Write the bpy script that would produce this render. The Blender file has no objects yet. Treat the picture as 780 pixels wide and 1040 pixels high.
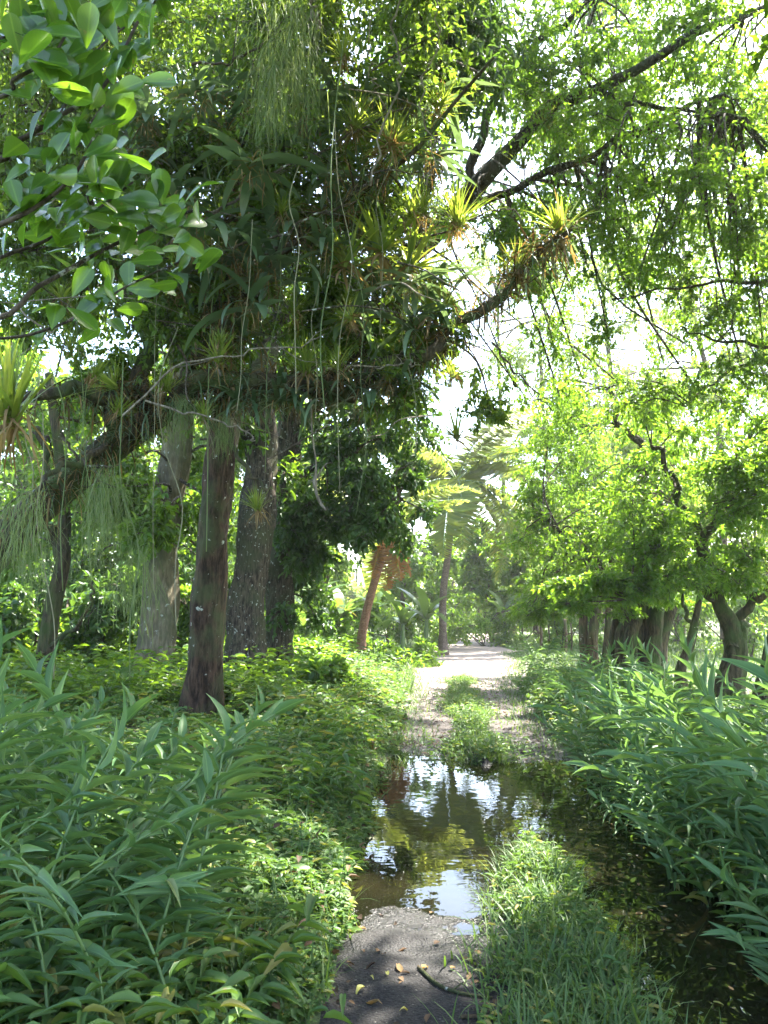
import bpy, math, random
import numpy as np
from mathutils import Vector, Euler

C = bpy.context.scene.collection
SC = bpy.context.scene
PI = math.pi

# ------------------------------------------------------------------ camera
CAM_H, PITCH, FPX = 1.55, math.radians(7.4), 800.0     # focal length in photograph pixels (780 x 1040)
cam_d = bpy.data.cameras.new('camera')
cam = bpy.data.objects.new('camera', cam_d)
C.objects.link(cam)
cam_d.sensor_fit = 'VERTICAL'
cam_d.sensor_height = 24.0
cam_d.lens = 24.0 * FPX / 1040.0
cam.location = (0, 0, CAM_H)
cam.rotation_euler = (PI / 2 + PITCH, 0, 0)
cam_d.clip_start = 0.05
cam_d.clip_end = 2000
SC.camera = cam

# ------------------------------------------------------------------ light
SUN_EL, SUN_AZ = math.radians(60), math.radians(48)     # azimuth from +Y towards +X
w = bpy.data.worlds.new('World')
SC.world = w
w.use_nodes = True
nt = w.node_tree
nt.nodes.clear()
sky = nt.nodes.new('ShaderNodeTexSky')
sky.sky_type = 'NISHITA'
sky.sun_disc = False
sky.sun_elevation = SUN_EL
sky.sun_rotation = SUN_AZ
sky.dust_density = 2.5
sky.air_density = 1.0
sky.ozone_density = 1.0
bg = nt.nodes.new('ShaderNodeBackground')
bg.inputs['Strength'].default_value = 0.15
wo = nt.nodes.new('ShaderNodeOutputWorld')
nt.links.new(sky.outputs[0], bg.inputs[0])
nt.links.new(bg.outputs[0], wo.inputs[0])
sd = bpy.data.lights.new('sun', 'SUN')
sd.energy = 5.0
sd.angle = math.radians(0.5)
sd.color = (1.0, 0.95, 0.86)
so = bpy.data.objects.new('sun', sd)
C.objects.link(so)
S = Vector((math.sin(SUN_AZ) * math.cos(SUN_EL), math.cos(SUN_AZ) * math.cos(SUN_EL), math.sin(SUN_EL)))
so.rotation_euler = S.to_track_quat('Z', 'Y').to_euler()
so.location = (0, 0, 30)

SC.view_settings.view_transform = 'Standard'
SC.view_settings.look = 'None'
SC.view_settings.exposure = 3.1
SC.view_settings.gamma = 1.0
cy = SC.cycles
cy.use_denoising = True
cy.max_bounces = 8
cy.diffuse_bounces = 4
cy.glossy_bounces = 3
cy.transmission_bounces = 5
cy.transparent_max_bounces = 6
cy.caustics_reflective = False
cy.caustics_refractive = False
cy.sample_clamp_indirect = 6.0

# ------------------------------------------------------------------ helpers
UPV = np.array([0., 0., 1.])
sp_, cp_ = math.sin(PITCH), math.cos(PITCH)


def P(px, py, Y):
    """World point at depth Y that the photograph's pixel shows."""
    dx = (px - 390.0) / FPX
    dv = (520.0 - py) / FPX
    fy = cp_ - dv * sp_
    fz = sp_ + dv * cp_
    k = Y / fy
    return np.array([dx * k, Y, CAM_H + fz * k])


def nrm(a):
    return a / np.maximum(np.linalg.norm(a, axis=-1, keepdims=True), 1e-9)


class MB:
    """Collects vertices and faces, then links them as one mesh object."""

    def __init__(self):
        self.v, self.f, self.n, self.uv = [], [], 0, {}

    def add(self, v, f, mat=0):
        v = np.asarray(v, float).reshape(-1, 3)
        f = np.asarray(f, np.int64)
        self.v.append(v)
        self.f.append((f + self.n, mat))
        self.n += len(v)

    def build(self, name, mats, parent=None, origin=(0, 0, 0), smooth=True):
        me = bpy.data.meshes.new(name)
        V = np.concatenate(self.v) - np.asarray(origin, float)
        loops, starts, mi, tot = [], [], [], 0
        for f, m in self.f:
            k = f.shape[1]
            loops.append(f.ravel())
            starts.append(tot + np.arange(len(f)) * k)
            mi.append(np.full(len(f), m))
            tot += f.size
        loops = np.concatenate(loops).astype(np.int32)
        starts = np.concatenate(starts).astype(np.int32)
        mi = np.concatenate(mi).astype(np.int32)
        me.vertices.add(len(V))
        me.vertices.foreach_set('co', V.astype(np.float32).ravel())
        me.loops.add(len(loops))
        me.loops.foreach_set('vertex_index', loops)
        me.polygons.add(len(starts))
        me.polygons.foreach_set('loop_start', starts)
        me.polygons.foreach_set('material_index', mi)
        me.polygons.foreach_set('use_smooth', np.full(len(starts), smooth))
        me.update(calc_edges=True)
        if self.uv:                                       # where on its leaf each point lies: across, along
            A = np.zeros((len(V), 2), np.float32)
            for k, a in self.uv.items():
                A[k:k + len(a)] = a
            me.attributes.new('leaf_uv', 'FLOAT2', 'POINT').data.foreach_set('vector', A.ravel())
        for m in (mats if isinstance(mats, (list, tuple)) else [mats]):
            me.materials.append(m)
        o = bpy.data.objects.new(name, me)
        C.objects.link(o)
        if parent is not None:
            o.parent = parent
        else:
            o.location = origin
        return o


def tag(o, label, cat, group=None, kind=None):
    if label:
        o['label'] = label
    if cat:
        o['category'] = cat
    if group:
        o['group'] = group
    if kind:
        o['kind'] = kind
    return o


def thing(name, label, cat, loc, group=None):
    o = bpy.data.objects.new(name, None)
    C.objects.link(o)
    o.location = tuple(float(a) for a in loc)
    o.empty_display_size = 0.2
    return tag(o, label, cat, group)


def dup(root, loc, rot=(0, 0, 0), scale=1.0, label=None, group=None):
    """A copy of a thing, its parts and their sub-parts."""
    r = root.copy()
    C.objects.link(r)
    r.location = tuple(float(a) for a in loc)
    r.rotation_euler = rot
    r.scale = (scale,) * 3
    if label:
        r['label'] = label
    if group:
        r['group'] = group
    for ch in list(root.children):
        c = ch.copy()
        C.objects.link(c)
        c.parent = r
        for g in list(ch.children):
            d = g.copy()
            C.objects.link(d)
            d.parent = c
    return r


# smooth value noise, used for terrain and bark
_NT = np.random.default_rng(5).random((64, 64, 8))


def vnoise(x, y, k=0):
    x, y = np.asarray(x, float), np.asarray(y, float)
    xi, yi = np.floor(x).astype(int), np.floor(y).astype(int)
    fx, fy = x - xi, y - yi
    fx, fy = fx * fx * (3 - 2 * fx), fy * fy * (3 - 2 * fy)
    t = _NT[:, :, k]
    a, b = t[xi % 64, yi % 64], t[(xi + 1) % 64, yi % 64]
    c, d = t[xi % 64, (yi + 1) % 64], t[(xi + 1) % 64, (yi + 1) % 64]
    return (a * (1 - fx) + b * fx) * (1 - fy) + (c * (1 - fx) + d * fx) * fy - 0.5


def spline(pts, n):
    """Catmull-Rom through pts, n points."""
    p = np.asarray(pts, float)
    if len(p) == 2:
        t = np.linspace(0, 1, n)[:, None]
        return p[0] * (1 - t) + p[1] * t
    q = np.vstack([2 * p[0] - p[1], p, 2 * p[-1] - p[-2]])
    u = np.linspace(0, len(p) - 1 - 1e-9, n)
    i = u.astype(int)
    t = (u - i)[:, None]
    a, b, c, d = q[i], q[i + 1], q[i + 2], q[i + 3]
    return 0.5 * (2 * b + (c - a) * t + (2 * a - 5 * b + 4 * c - d) * t ** 2 + (3 * b - a - 3 * c + d) * t ** 3)


def tube(mb, pts, rad, ns=6, mat=0, bump=0.0, seed=0, cap=True, root_lobes=0.0):
    p = np.asarray(pts, float)
    n = len(p)
    rad = np.broadcast_to(np.asarray(rad, float), (n,)).copy()
    t = nrm(np.gradient(p, axis=0))
    ref = np.array([1., 0, 0]) if abs(t[0] @ np.array([1., 0, 0])) < 0.8 else np.array([0, 1., 0])
    a = np.zeros_like(p)
    v = nrm(ref - t[0] * (ref @ t[0]))
    for i in range(n):
        v = nrm(v - t[i] * (v @ t[i]))
        a[i] = v
    b = np.cross(t, a)
    th = np.linspace(0, 2 * PI, ns, endpoint=False)
    R = rad[:, None] * np.ones(ns)[None]
    if bump:
        s = np.concatenate([[0], np.cumsum(np.linalg.norm(np.diff(p, axis=0), axis=1))])
        R = R * (1 + bump * (vnoise(np.cos(th)[None] * 1.6 + seed * 3.1 + 0 * s[:, None], s[:, None] * 2.3 + np.sin(th)[None] * 1.6, 1) * 2
                             + vnoise(np.cos(th)[None] * 5 + seed, s[:, None] * 6 + np.sin(th)[None] * 5, 2)))
        R = R * (1 + root_lobes * np.exp(-s / .45)[:, None] * np.cos(5 * th + seed)[None])
    V = p[:, None] + R[..., None] * (np.cos(th)[None, :, None] * a[:, None] + np.sin(th)[None, :, None] * b[:, None])
    i, j = np.meshgrid(np.arange(n - 1), np.arange(ns), indexing='ij')
    j2 = (j + 1) % ns
    F = np.stack([i * ns + j, i * ns + j2, (i + 1) * ns + j2, (i + 1) * ns + j], -1).reshape(-1, 4)
    V = V.reshape(-1, 3)
    mb.add(V, F, mat)
    if cap:
        base = mb.n
        k = np.arange(ns)
        mb.add(np.vstack([p[-1:] + t[-1:] * rad[-1] * 0.6]), np.zeros((0, 3), int), mat)
        f = np.stack([base - ns + k, base - ns + (k + 1) % ns, np.full(ns, base)], -1)
        mb.f.append((f, mat))


# leaf outlines: (across, along, normal) + faces as quads / triangles
def lance_t(rows, widths, droop, fold):
    v, f3, f4 = [(0, 0, 0)], [], []
    for y, wd in zip(rows, widths):
        z = -droop * y * y
        v += [(wd, y, z + fold * wd), (0, y, z), (-wd, y, z + fold * wd)]
    v.append((0, 1, -droop))
    n = len(rows)
    f3 += [(0, 1, 2), (0, 2, 3)]
    for i in range(n - 1):
        a, b = 1 + 3 * i, 4 + 3 * i
        f4 += [(a, b, b + 1, a + 1), (a + 1, b + 1, b + 2, a + 2)]
    a, tip = 1 + 3 * (n - 1), 1 + 3 * n
    f3 += [(a, tip, a + 1), (a + 1, tip, a + 2)]
    return np.array(v, float), np.array(f3), np.array(f4) if f4 else None


T_TINY = lance_t([0.45], [0.5], 0.12, 0.25)
T_LEAF = lance_t([0.28, 0.66], [0.46, 0.42], 0.22, 0.3)
T_LONG = lance_t([0.12, 0.35, 0.62, 0.85], [0.3, 0.5, 0.42, 0.2], 0.35, 0.35)
T_LONGD = lance_t([0.1, 0.3, 0.58, 0.82], [0.27, 0.5, 0.42, 0.2], 0.5, 0.2)
T_OBOV = lance_t([0.08, 0.2, 0.4, 0.6, 0.78, 0.91, 0.98], [0.1, 0.2, 0.37, 0.48, 0.47, 0.34, 0.15], 0.1, 0.18)
T_OVATE = lance_t([0.06, 0.2, 0.45, 0.75], [0.3, 0.48, 0.45, 0.22], 0.25, 0.25)


def leaves(mb, pos, d, up, L, W, tmpl, mat=0):
    v, f3, f4 = tmpl
    N = len(pos)
    if N == 0:
        return
    d = nrm(d)
    x = nrm(np.cross(d, up))
    z = np.cross(x, d)
    L = np.broadcast_to(L, (N,))[:, None, None]
    W = np.broadcast_to(W, (N,))[:, None, None]
    V = pos[:, None] + x[:, None] * v[None, :, 0:1] * W + d[:, None] * v[None, :, 1:2] * L + z[:, None] * v[None, :, 2:3] * L
    off = (np.arange(N) * len(v))[:, None, None]
    base = mb.n
    if len(v) > 8:
        mb.uv[base] = np.tile(v[:, :2], (N, 1))
    mb.v.append(V.reshape(-1, 3))
    mb.n += N * len(v)
    mb.f.append(((f3[None] + off).reshape(-1, 3) + base, mat))
    if f4 is not None:
        mb.f.append(((f4[None] + off).reshape(-1, 4) + base, mat))


def blades(mb, base, az, tilt, bend, L, W, nseg=4, mat=0, shape='taper', roll=None):
    """Curved strap leaves; tilt is measured from straight up, bend is added along the length."""
    N = len(base)
    if N == 0:
        return
    L, W, tilt, bend = (np.broadcast_to(a, (N,)).astype(float) for a in (L, W, tilt, bend))
    t = np.linspace(0, 1, nseg + 1)
    th = tilt[:, None] + bend[:, None] * ((t[:-1] + t[1:]) / 2)[None]
    h = np.stack([np.cos(az), np.sin(az), np.zeros(N)], -1)
    side = np.stack([-np.sin(az), np.cos(az), np.zeros(N)], -1)
    st = (np.sin(th)[..., None] * h[:, None] + np.cos(th)[..., None] * UPV) * (L / nseg)[:, None, None]
    c = np.concatenate([base[:, None], base[:, None] + np.cumsum(st, 1)], 1)
    if shape == 'taper':
        wt = 1 - t ** 2.2
    elif shape == 'strap':
        wt = np.minimum(1, 0.45 + 2.2 * t) * (1 - t ** 5)
    elif shape == 'paddle':
        wt = np.sqrt(np.clip(np.sin(PI * np.clip(t * 0.9 + 0.08, 0, 1)), 0, 1))
    else:
        wt = np.ones_like(t)
    wt[-1] = 0.06
    hw = W[:, None, None] * wt[None, :, None] * 0.5
    ln, rn = c - side[:, None] * hw, c + side[:, None] * hw
    k = nseg + 1
    V = np.stack([ln, rn], 2).reshape(-1, 3)
    i = np.arange(nseg)
    f = np.stack([2 * i, 2 * i + 1, 2 * i + 3, 2 * i + 2], -1)
    F = (f[None] + (np.arange(N) * 2 * k)[:, None, None]).reshape(-1, 4)
    mb.add(V, F, mat)


def rdir(rng, n):
    return nrm(rng.normal(size=(n, 3)))


# ------------------------------------------------------------------ materials
def new_mat(name):
    m = bpy.data.materials.new(name)
    m.use_nodes = True
    n = m.node_tree
    n.nodes.clear()
    out = n.nodes.new('ShaderNodeOutputMaterial')
    return m, n, out


def ramp(n, fac, stops):
    r = n.nodes.new('ShaderNodeValToRGB')
    e = r.color_ramp.elements
    while len(e) < len(stops):
        e.new(0.5)
    for el, (p, c) in zip(e, stops):
        el.position = p
        el.color = (*c, 1)
    n.links.new(fac, r.inputs[0])
    return r.outputs[0]


def noise(n, vec, scale, detail=4, rough=0.55):
    t = n.nodes.new('ShaderNodeTexNoise')
    t.inputs['Scale'].default_value = scale
    t.inputs['Detail'].default_value = detail
    t.inputs['Roughness'].default_value = rough
    if vec is not None:
        n.links.new(vec, t.inputs['Vector'])
    return t.outputs[0]


def mix(n, fac, a, b, mode='MIX'):
    t = n.nodes.new('ShaderNodeMix')
    t.data_type = 'RGBA'
    t.blend_type = mode
    for sock, val in ((t.inputs[0], fac), (t.inputs[6], a), (t.inputs[7], b)):
        if isinstance(val, (int, float)):
            sock.default_value = val
        elif isinstance(val, tuple):
            sock.default_value = (*val, 1)
        else:
            n.links.new(val, sock)
    return t.outputs[2]


def math_n(n, op, a, b=None):
    t = n.nodes.new('ShaderNodeMath')
    t.operation = op
    for sock, val in zip(t.inputs, (a, b)):
        if val is None:
            continue
        if isinstance(val, (int, float)):
            sock.default_value = val
        else:
            n.links.new(val, sock)
    return t.outputs[0]


def leaf_mat(name, cols, trans=(0.2, 0.32, 0.03), k=0.4, rough=0.42, spec=0.4, blem=0.0, vein=0.0):
    m, n, out = new_mat(name)
    g = n.nodes.new('ShaderNodeNewGeometry')
    m_ = len(cols)
    col = ramp(n, g.outputs['Random Per Island'], [(i / max(m_ - 1, 1), c) for i, c in enumerate(cols)])
    pos = n.nodes.new('ShaderNodeTexCoord').outputs['Object']
    col = mix(n, math_n(n, 'MULTIPLY', noise(n, pos, 1.1, 3), 0.55), col, mix(n, 1.0, col, (0.75, 0.8, 0.6), 'MULTIPLY'))
    if vein:                                             # pale midrib and fine side veins
        at = n.nodes.new('ShaderNodeAttribute')
        at.attribute_name = 'leaf_uv'
        sx = n.nodes.new('ShaderNodeSeparateXYZ')
        n.links.new(at.outputs['Vector'], sx.inputs[0])
        ab = math_n(n, 'ABSOLUTE', sx.outputs[0])
        side = math_n(n, 'PINGPONG', math_n(n, 'SUBTRACT', math_n(n, 'MULTIPLY', sx.outputs[1], 16.0), math_n(n, 'MULTIPLY', ab, 14.0)), 1.0)
        col = mix(n, math_n(n, 'MULTIPLY', ramp(n, side, [(0.0, (1, 1, 1)), (0.22, (0, 0, 0))]), vein * .35), col, mix(n, 1.0, col, (1.7, 1.6, 1.5), 'MULTIPLY'))
        col = mix(n, math_n(n, 'MULTIPLY', ramp(n, ab, [(0.025, (1, 1, 1)), (0.06, (0, 0, 0))]), vein), col, mix(n, 1.0, col, (2.2, 1.9, 1.8), 'MULTIPLY'))
    if blem:                                             # brown nibbled spots and yellowed patches
        sp = ramp(n, noise(n, pos, 38, 3, 0.6), [(0.66, (0, 0, 0)), (0.7, (blem, blem, blem))])
        col = mix(n, sp, col, (0.14, 0.1, 0.04))
        ye = ramp(n, noise(n, pos, 5.5, 3), [(0.6, (0, 0, 0)), (0.72, (0.45, 0.45, 0.45))])
        col = mix(n, ye, col, mix(n, 1.0, col, (1.9, 1.35, 0.8), 'MULTIPLY'))
    bs = n.nodes.new('ShaderNodeBsdfPrincipled')
    n.links.new(col, bs.inputs['Base Color'])
    bs.inputs['Roughness'].default_value = rough
    bs.inputs['Specular IOR Level'].default_value = spec
    tr = n.nodes.new('ShaderNodeBsdfTranslucent')
    tc = mix(n, 0.35, mix(n, 1.0, col, (2.2, 2.0, 1.0), 'MULTIPLY'), trans)
    n.links.new(tc, tr.inputs['Color'])
    mx = n.nodes.new('ShaderNodeMixShader')
    mx.inputs[0].default_value = k
    n.links.new(bs.outputs[0], mx.inputs[1])
    n.links.new(tr.outputs[0], mx.inputs[2])
    n.links.new(mx.outputs[0], out.inputs[0])
    return m


def bark_mat(name, c1, c2, lichen=(0.42, 0.44, 0.38), lich=0.66, moss=None, scale=7.0, stretch=0.18, bump=1.0, ring=False):
    m, n, out = new_mat(name)
    tc = n.nodes.new('ShaderNodeTexCoord').outputs['Object']
    mp = n.nodes.new('ShaderNodeMapping')
    mp.inputs['Scale'].default_value = (1, 1, stretch)
    n.links.new(tc, mp.inputs[0])
    n1 = noise(n, mp.outputs[0], scale * 3.2, 8, 0.68)
    n2 = noise(n, tc, 2.2, 4)
    col = ramp(n, n1, [(0.41, c1), (0.6, c2)])
    if ring:
        wv = n.nodes.new('ShaderNodeTexWave')
        wv.bands_direction = 'Z'
        wv.inputs['Scale'].default_value = 1.6
        wv.inputs['Distortion'].default_value = 3.0
        wv.inputs['Detail'].default_value = 3.0
        n.links.new(tc, wv.inputs[0])
        col = mix(n, math_n(n, 'MULTIPLY', wv.outputs['Fac'], 0.35), col, c1)
    if moss:
        col = mix(n, ramp(n, n2, [(0.45, (0, 0, 0)), (0.62, (0.8, 0.8, 0.8))]), col, moss)
    spots = ramp(n, noise(n, tc, scale * 1.6, 5, 0.6), [(lich - 0.03, (0, 0, 0)), (lich + 0.02, (1, 1, 1))])
    col = mix(n, spots, col, lichen)
    bs = n.nodes.new('ShaderNodeBsdfPrincipled')
    n.links.new(col, bs.inputs['Base Color'])
    bs.inputs['Roughness'].default_value = 0.9
    bs.inputs['Specular IOR Level'].default_value = 0.2
    bp = n.nodes.new('ShaderNodeBump')
    bp.inputs['Strength'].default_value = bump
    bp.inputs['Distance'].default_value = 0.05
    n.links.new(n1, bp.inputs['Height'])
    n.links.new(bp.outputs[0], bs.inputs['Normal'])
    n.links.new(bs.outputs[0], out.inputs[0])
    return m


def plain_mat(name, c1, c2, rough=0.8, k=0.0):
    return leaf_mat(name, [c1, c2], c2, k, rough, 0.25)


M = {}
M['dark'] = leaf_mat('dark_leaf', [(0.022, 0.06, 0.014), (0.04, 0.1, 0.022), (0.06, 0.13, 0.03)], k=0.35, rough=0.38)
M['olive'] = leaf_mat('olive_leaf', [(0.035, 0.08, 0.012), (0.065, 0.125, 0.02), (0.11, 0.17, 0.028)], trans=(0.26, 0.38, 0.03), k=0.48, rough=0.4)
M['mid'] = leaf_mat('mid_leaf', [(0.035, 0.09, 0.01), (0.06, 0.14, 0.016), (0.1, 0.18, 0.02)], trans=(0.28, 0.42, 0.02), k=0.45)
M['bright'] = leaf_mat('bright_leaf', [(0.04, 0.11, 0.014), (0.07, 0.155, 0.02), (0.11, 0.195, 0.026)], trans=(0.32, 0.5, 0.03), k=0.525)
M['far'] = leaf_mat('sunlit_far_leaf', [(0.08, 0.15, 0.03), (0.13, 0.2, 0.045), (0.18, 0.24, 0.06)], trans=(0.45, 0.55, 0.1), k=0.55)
M['ginger'] = leaf_mat('ginger_leaf', [(0.042, 0.098, 0.038), (0.064, 0.135, 0.054), (0.08, 0.155, 0.06), (0.05, 0.115, 0.045), (0.09, 0.165, 0.062), (0.055, 0.12, 0.048), (0.075, 0.15, 0.055), (0.22, 0.19, 0.06)], trans=(0.17, 0.3, 0.05), k=0.33, rough=0.5, spec=0.3, blem=.7, vein=.7)
M['herb'] = leaf_mat('herb_leaf', [(0.035, 0.085, 0.022), (0.06, 0.125, 0.03), (0.09, 0.155, 0.036), (0.045, 0.1, 0.026), (0.07, 0.135, 0.032), (0.055, 0.12, 0.03), (0.2, 0.18, 0.05)], trans=(0.17, 0.3, 0.03), k=0.35, rough=0.5, spec=0.3, blem=.7)
M['grass'] = leaf_mat('grass_blade', [(0.035, 0.08, 0.024), (0.06, 0.115, 0.034), (0.09, 0.14, 0.045)], k=0.35, rough=0.5, spec=0.3)
M['clusia'] = leaf_mat('glossy_leaf', [(0.03, 0.085, 0.012), (0.045, 0.11, 0.018), (0.06, 0.13, 0.02)], trans=(0.24, 0.42, 0.015), k=0.45, rough=0.22, spec=0.6, blem=.6, vein=.6)
M['strap'] = leaf_mat('strap_leaf', [(0.045, 0.085, 0.045), (0.075, 0.125, 0.07), (0.11, 0.16, 0.095)], trans=(0.16, 0.24, 0.08), k=0.3, rough=0.35, spec=0.6)
M['brom'] = leaf_mat('bromeliad_leaf', [(0.07, 0.13, 0.02), (0.13, 0.19, 0.03), (0.21, 0.24, 0.06)], trans=(0.36, 0.42, 0.05), k=0.5)
M['dead'] = leaf_mat('dead_leaf', [(0.1, 0.06, 0.03), (0.18, 0.12, 0.06), (0.26, 0.19, 0.1)], trans=(0.3, 0.18, 0.06), k=0.25, rough=0.8, spec=0.15)
M['moss'] = leaf_mat('hanging_moss', [(0.08, 0.13, 0.04), (0.13, 0.18, 0.07), (0.17, 0.21, 0.1)], trans=(0.25, 0.32, 0.1), k=0.35, rough=0.7)
M['palm'] = leaf_mat('palm_leaflet', [(0.1, 0.16, 0.025), (0.15, 0.21, 0.04), (0.22, 0.25, 0.06)], trans=(0.55, 0.6, 0.1), k=0.58, rough=0.32, spec=0.5)
M['orange'] = leaf_mat('withered_frond', [(0.26, 0.1, 0.025), (0.36, 0.17, 0.045), (0.22, 0.12, 0.05)], trans=(0.5, 0.22, 0.05), k=0.35, rough=0.7)
M['banana'] = leaf_mat('banana_leaf', [(0.05, 0.11, 0.025), (0.08, 0.15, 0.035)], trans=(0.28, 0.38, 0.06), k=0.4, rough=0.35)
M['yellow'] = leaf_mat('yellow_leaf', [(0.4, 0.35, 0.05), (0.3, 0.32, 0.08), (0.45, 0.25, 0.06)], trans=(0.5, 0.4, 0.05), k=0.2, rough=0.6)
M['litter'] = leaf_mat('root_litter', [(0.03, 0.02, 0.012), (0.07, 0.045, 0.025), (0.11, 0.075, 0.04)], trans=(0.1, 0.06, 0.03), k=0.1, rough=0.9, spec=0.1)
M['brown'] = leaf_mat('rotting_leaf', [(0.035, 0.022, 0.014), (0.075, 0.045, 0.026), (0.14, 0.085, 0.045)], trans=(0.12, 0.07, 0.03), k=0.1, rough=0.7, spec=0.2)
M['stem'] = leaf_mat('green_stem', [(0.07, 0.13, 0.03), (0.1, 0.16, 0.05)], k=0.0, rough=0.5)
M['vine'] = leaf_mat('vine_stem', [(0.16, 0.15, 0.09), (0.24, 0.22, 0.14)], k=0.0, rough=0.8)
M['bark_red'] = bark_mat('dark_reddish_bark', (0.018, 0.011, 0.007), (0.085, 0.052, 0.033), lich=0.68, moss=(0.06, 0.075, 0.03))
M['bark_grey'] = bark_mat('grey_lichen_bark', (0.02, 0.016, 0.012), (0.12, 0.095, 0.07), lich=0.645, moss=(0.07, 0.08, 0.04), scale=11)
M['bark_pale'] = bark_mat('pale_ringed_bark', (0.13, 0.11, 0.07), (0.27, 0.235, 0.16), lich=0.66, moss=(0.1, 0.11, 0.06), ring=True)
M['bark_brown'] = bark_mat('brown_bark', (0.045, 0.03, 0.02), (0.15, 0.105, 0.065), lich=0.7, moss=(0.06, 0.08, 0.03))
M['bark_moss'] = bark_mat('mossy_bark', (0.03, 0.025, 0.015), (0.09, 0.07, 0.04), lich=0.74, moss=(0.05, 0.085, 0.02))
M['bark_twig'] = bark_mat('twig_bark', (0.04, 0.03, 0.02), (0.12, 0.095, 0.07), lich=0.62, scale=10)
M['bark_white'] = bark_mat('bleached_twig', (0.13, 0.105, 0.075), (0.3, 0.26, 0.2), lich=0.8, scale=12)
M['bark_palm'] = bark_mat('palm_bark', (0.1, 0.07, 0.05), (0.22, 0.17, 0.13), lich=0.72, scale=6, stretch=2.0, ring=True)
M['bark_orange'] = bark_mat('orange_palm_bark', (0.16, 0.08, 0.05), (0.3, 0.17, 0.1), lich=0.74, scale=6, stretch=2.0, ring=True)


def dirt_mat():
    m, n, out = new_mat('muddy_gravel')
    tc = n.nodes.new('ShaderNodeTexCoord').outputs['Object']
    big = noise(n, tc, 1.7, 5)
    fine = noise(n, tc, 55, 6, 0.7)
    vo = n.nodes.new('ShaderNodeTexVoronoi')
    vo.inputs['Scale'].default_value = 75
    n.links.new(tc, vo.inputs['Vector'])
    col = ramp(n, fine, [(0.3, (0.008, 0.007, 0.0065)), (0.5, (0.022, 0.02, 0.018)), (0.75, (0.055, 0.05, 0.046))])
    col = mix(n, ramp(n, big, [(0.4, (0, 0, 0)), (0.7, (0.5, 0.5, 0.5))]), col, (0.045, 0.037, 0.031))
    bits = ramp(n, vo.outputs['Color'], [(0.8, (0, 0, 0)), (0.86, (1, 1, 1))])
    near = ramp(n, vo.outputs['Distance'], [(0.15, (1, 1, 1)), (0.32, (0, 0, 0))])
    col = mix(n, mix(n, 1.0, bits, near, 'MULTIPLY'), col, (0.11, 0.1, 0.088))
    sx = n.nodes.new('ShaderNodeSeparateXYZ')
    n.links.new(tc, sx.inputs[0])
    mr = n.nodes.new('ShaderNodeMapRange')
    mr.inputs['From Min'].default_value = 0.0
    mr.inputs['From Max'].default_value = 0.035
    n.links.new(math_n(n, 'ADD', sx.outputs[2], math_n(n, 'MULTIPLY', math_n(n, 'SUBTRACT', fine, 0.5), 0.02)), mr.inputs['Value'])
    wet = mr.outputs[0]                                  # 0 = soaked, 1 = dry: earth near the water level is wet
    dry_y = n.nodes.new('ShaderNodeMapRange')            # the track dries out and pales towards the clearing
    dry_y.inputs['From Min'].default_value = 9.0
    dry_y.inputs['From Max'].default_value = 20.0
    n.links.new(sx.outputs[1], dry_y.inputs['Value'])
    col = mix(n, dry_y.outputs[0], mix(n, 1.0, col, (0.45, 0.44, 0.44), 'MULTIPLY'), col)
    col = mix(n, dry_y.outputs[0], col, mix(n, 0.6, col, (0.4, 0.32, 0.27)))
    col = mix(n, wet, mix(n, 1.0, col, (0.5, 0.48, 0.46), 'MULTIPLY'), col)
    bs = n.nodes.new('ShaderNodeBsdfPrincipled')
    n.links.new(col, bs.inputs['Base Color'])
    n.links.new(ramp(n, wet, [(0.0, (0.16, 0.16, 0.16)), (0.8, (0.85, 0.85, 0.85))]), bs.inputs['Roughness'])
    bs.inputs['Specular IOR Level'].default_value = 0.4
    bp = n.nodes.new('ShaderNodeBump')
    bp.inputs['Strength'].default_value = 0.8
    bp.inputs['Distance'].default_value = 0.012
    n.links.new(math_n(n, 'SUBTRACT', fine, math_n(n, 'MULTIPLY', vo.outputs['Distance'], 0.8)), bp.inputs['Height'])
    n.links.new(bp.outputs[0], bs.inputs['Normal'])
    n.links.new(bs.outputs[0], out.inputs[0])
    return m


def soil_mat():
    m, n, out = new_mat('leafy_soil')
    tc = n.nodes.new('ShaderNodeTexCoord').outputs['Object']
    fine = noise(n, tc, 30, 6, 0.7)
    big = noise(n, tc, 0.6, 4)
    col = ramp(n, fine, [(0.3, (0.02, 0.018, 0.01)), (0.55, (0.05, 0.045, 0.025)), (0.75, (0.1, 0.08, 0.045))])
    col = mix(n, ramp(n, big, [(0.35, (0.25, 0.25, 0.25)), (0.6, (0.85, 0.85, 0.85))]), col, ramp(n, fine, [(0.3, (0.03, 0.06, 0.012)), (0.7, (0.1, 0.15, 0.035))]))
    bs = n.nodes.new('ShaderNodeBsdfPrincipled')
    n.links.new(col, bs.inputs['Base Color'])
    bs.inputs['Roughness'].default_value = 0.9
    bp = n.nodes.new('ShaderNodeBump')
    bp.inputs['Strength'].default_value = 0.7
    bp.inputs['Distance'].default_value = 0.03
    n.links.new(fine, bp.inputs['Height'])
    n.links.new(bp.outputs[0], bs.inputs['Normal'])
    n.links.new(bs.outputs[0], out.inputs[0])
    return m


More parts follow.
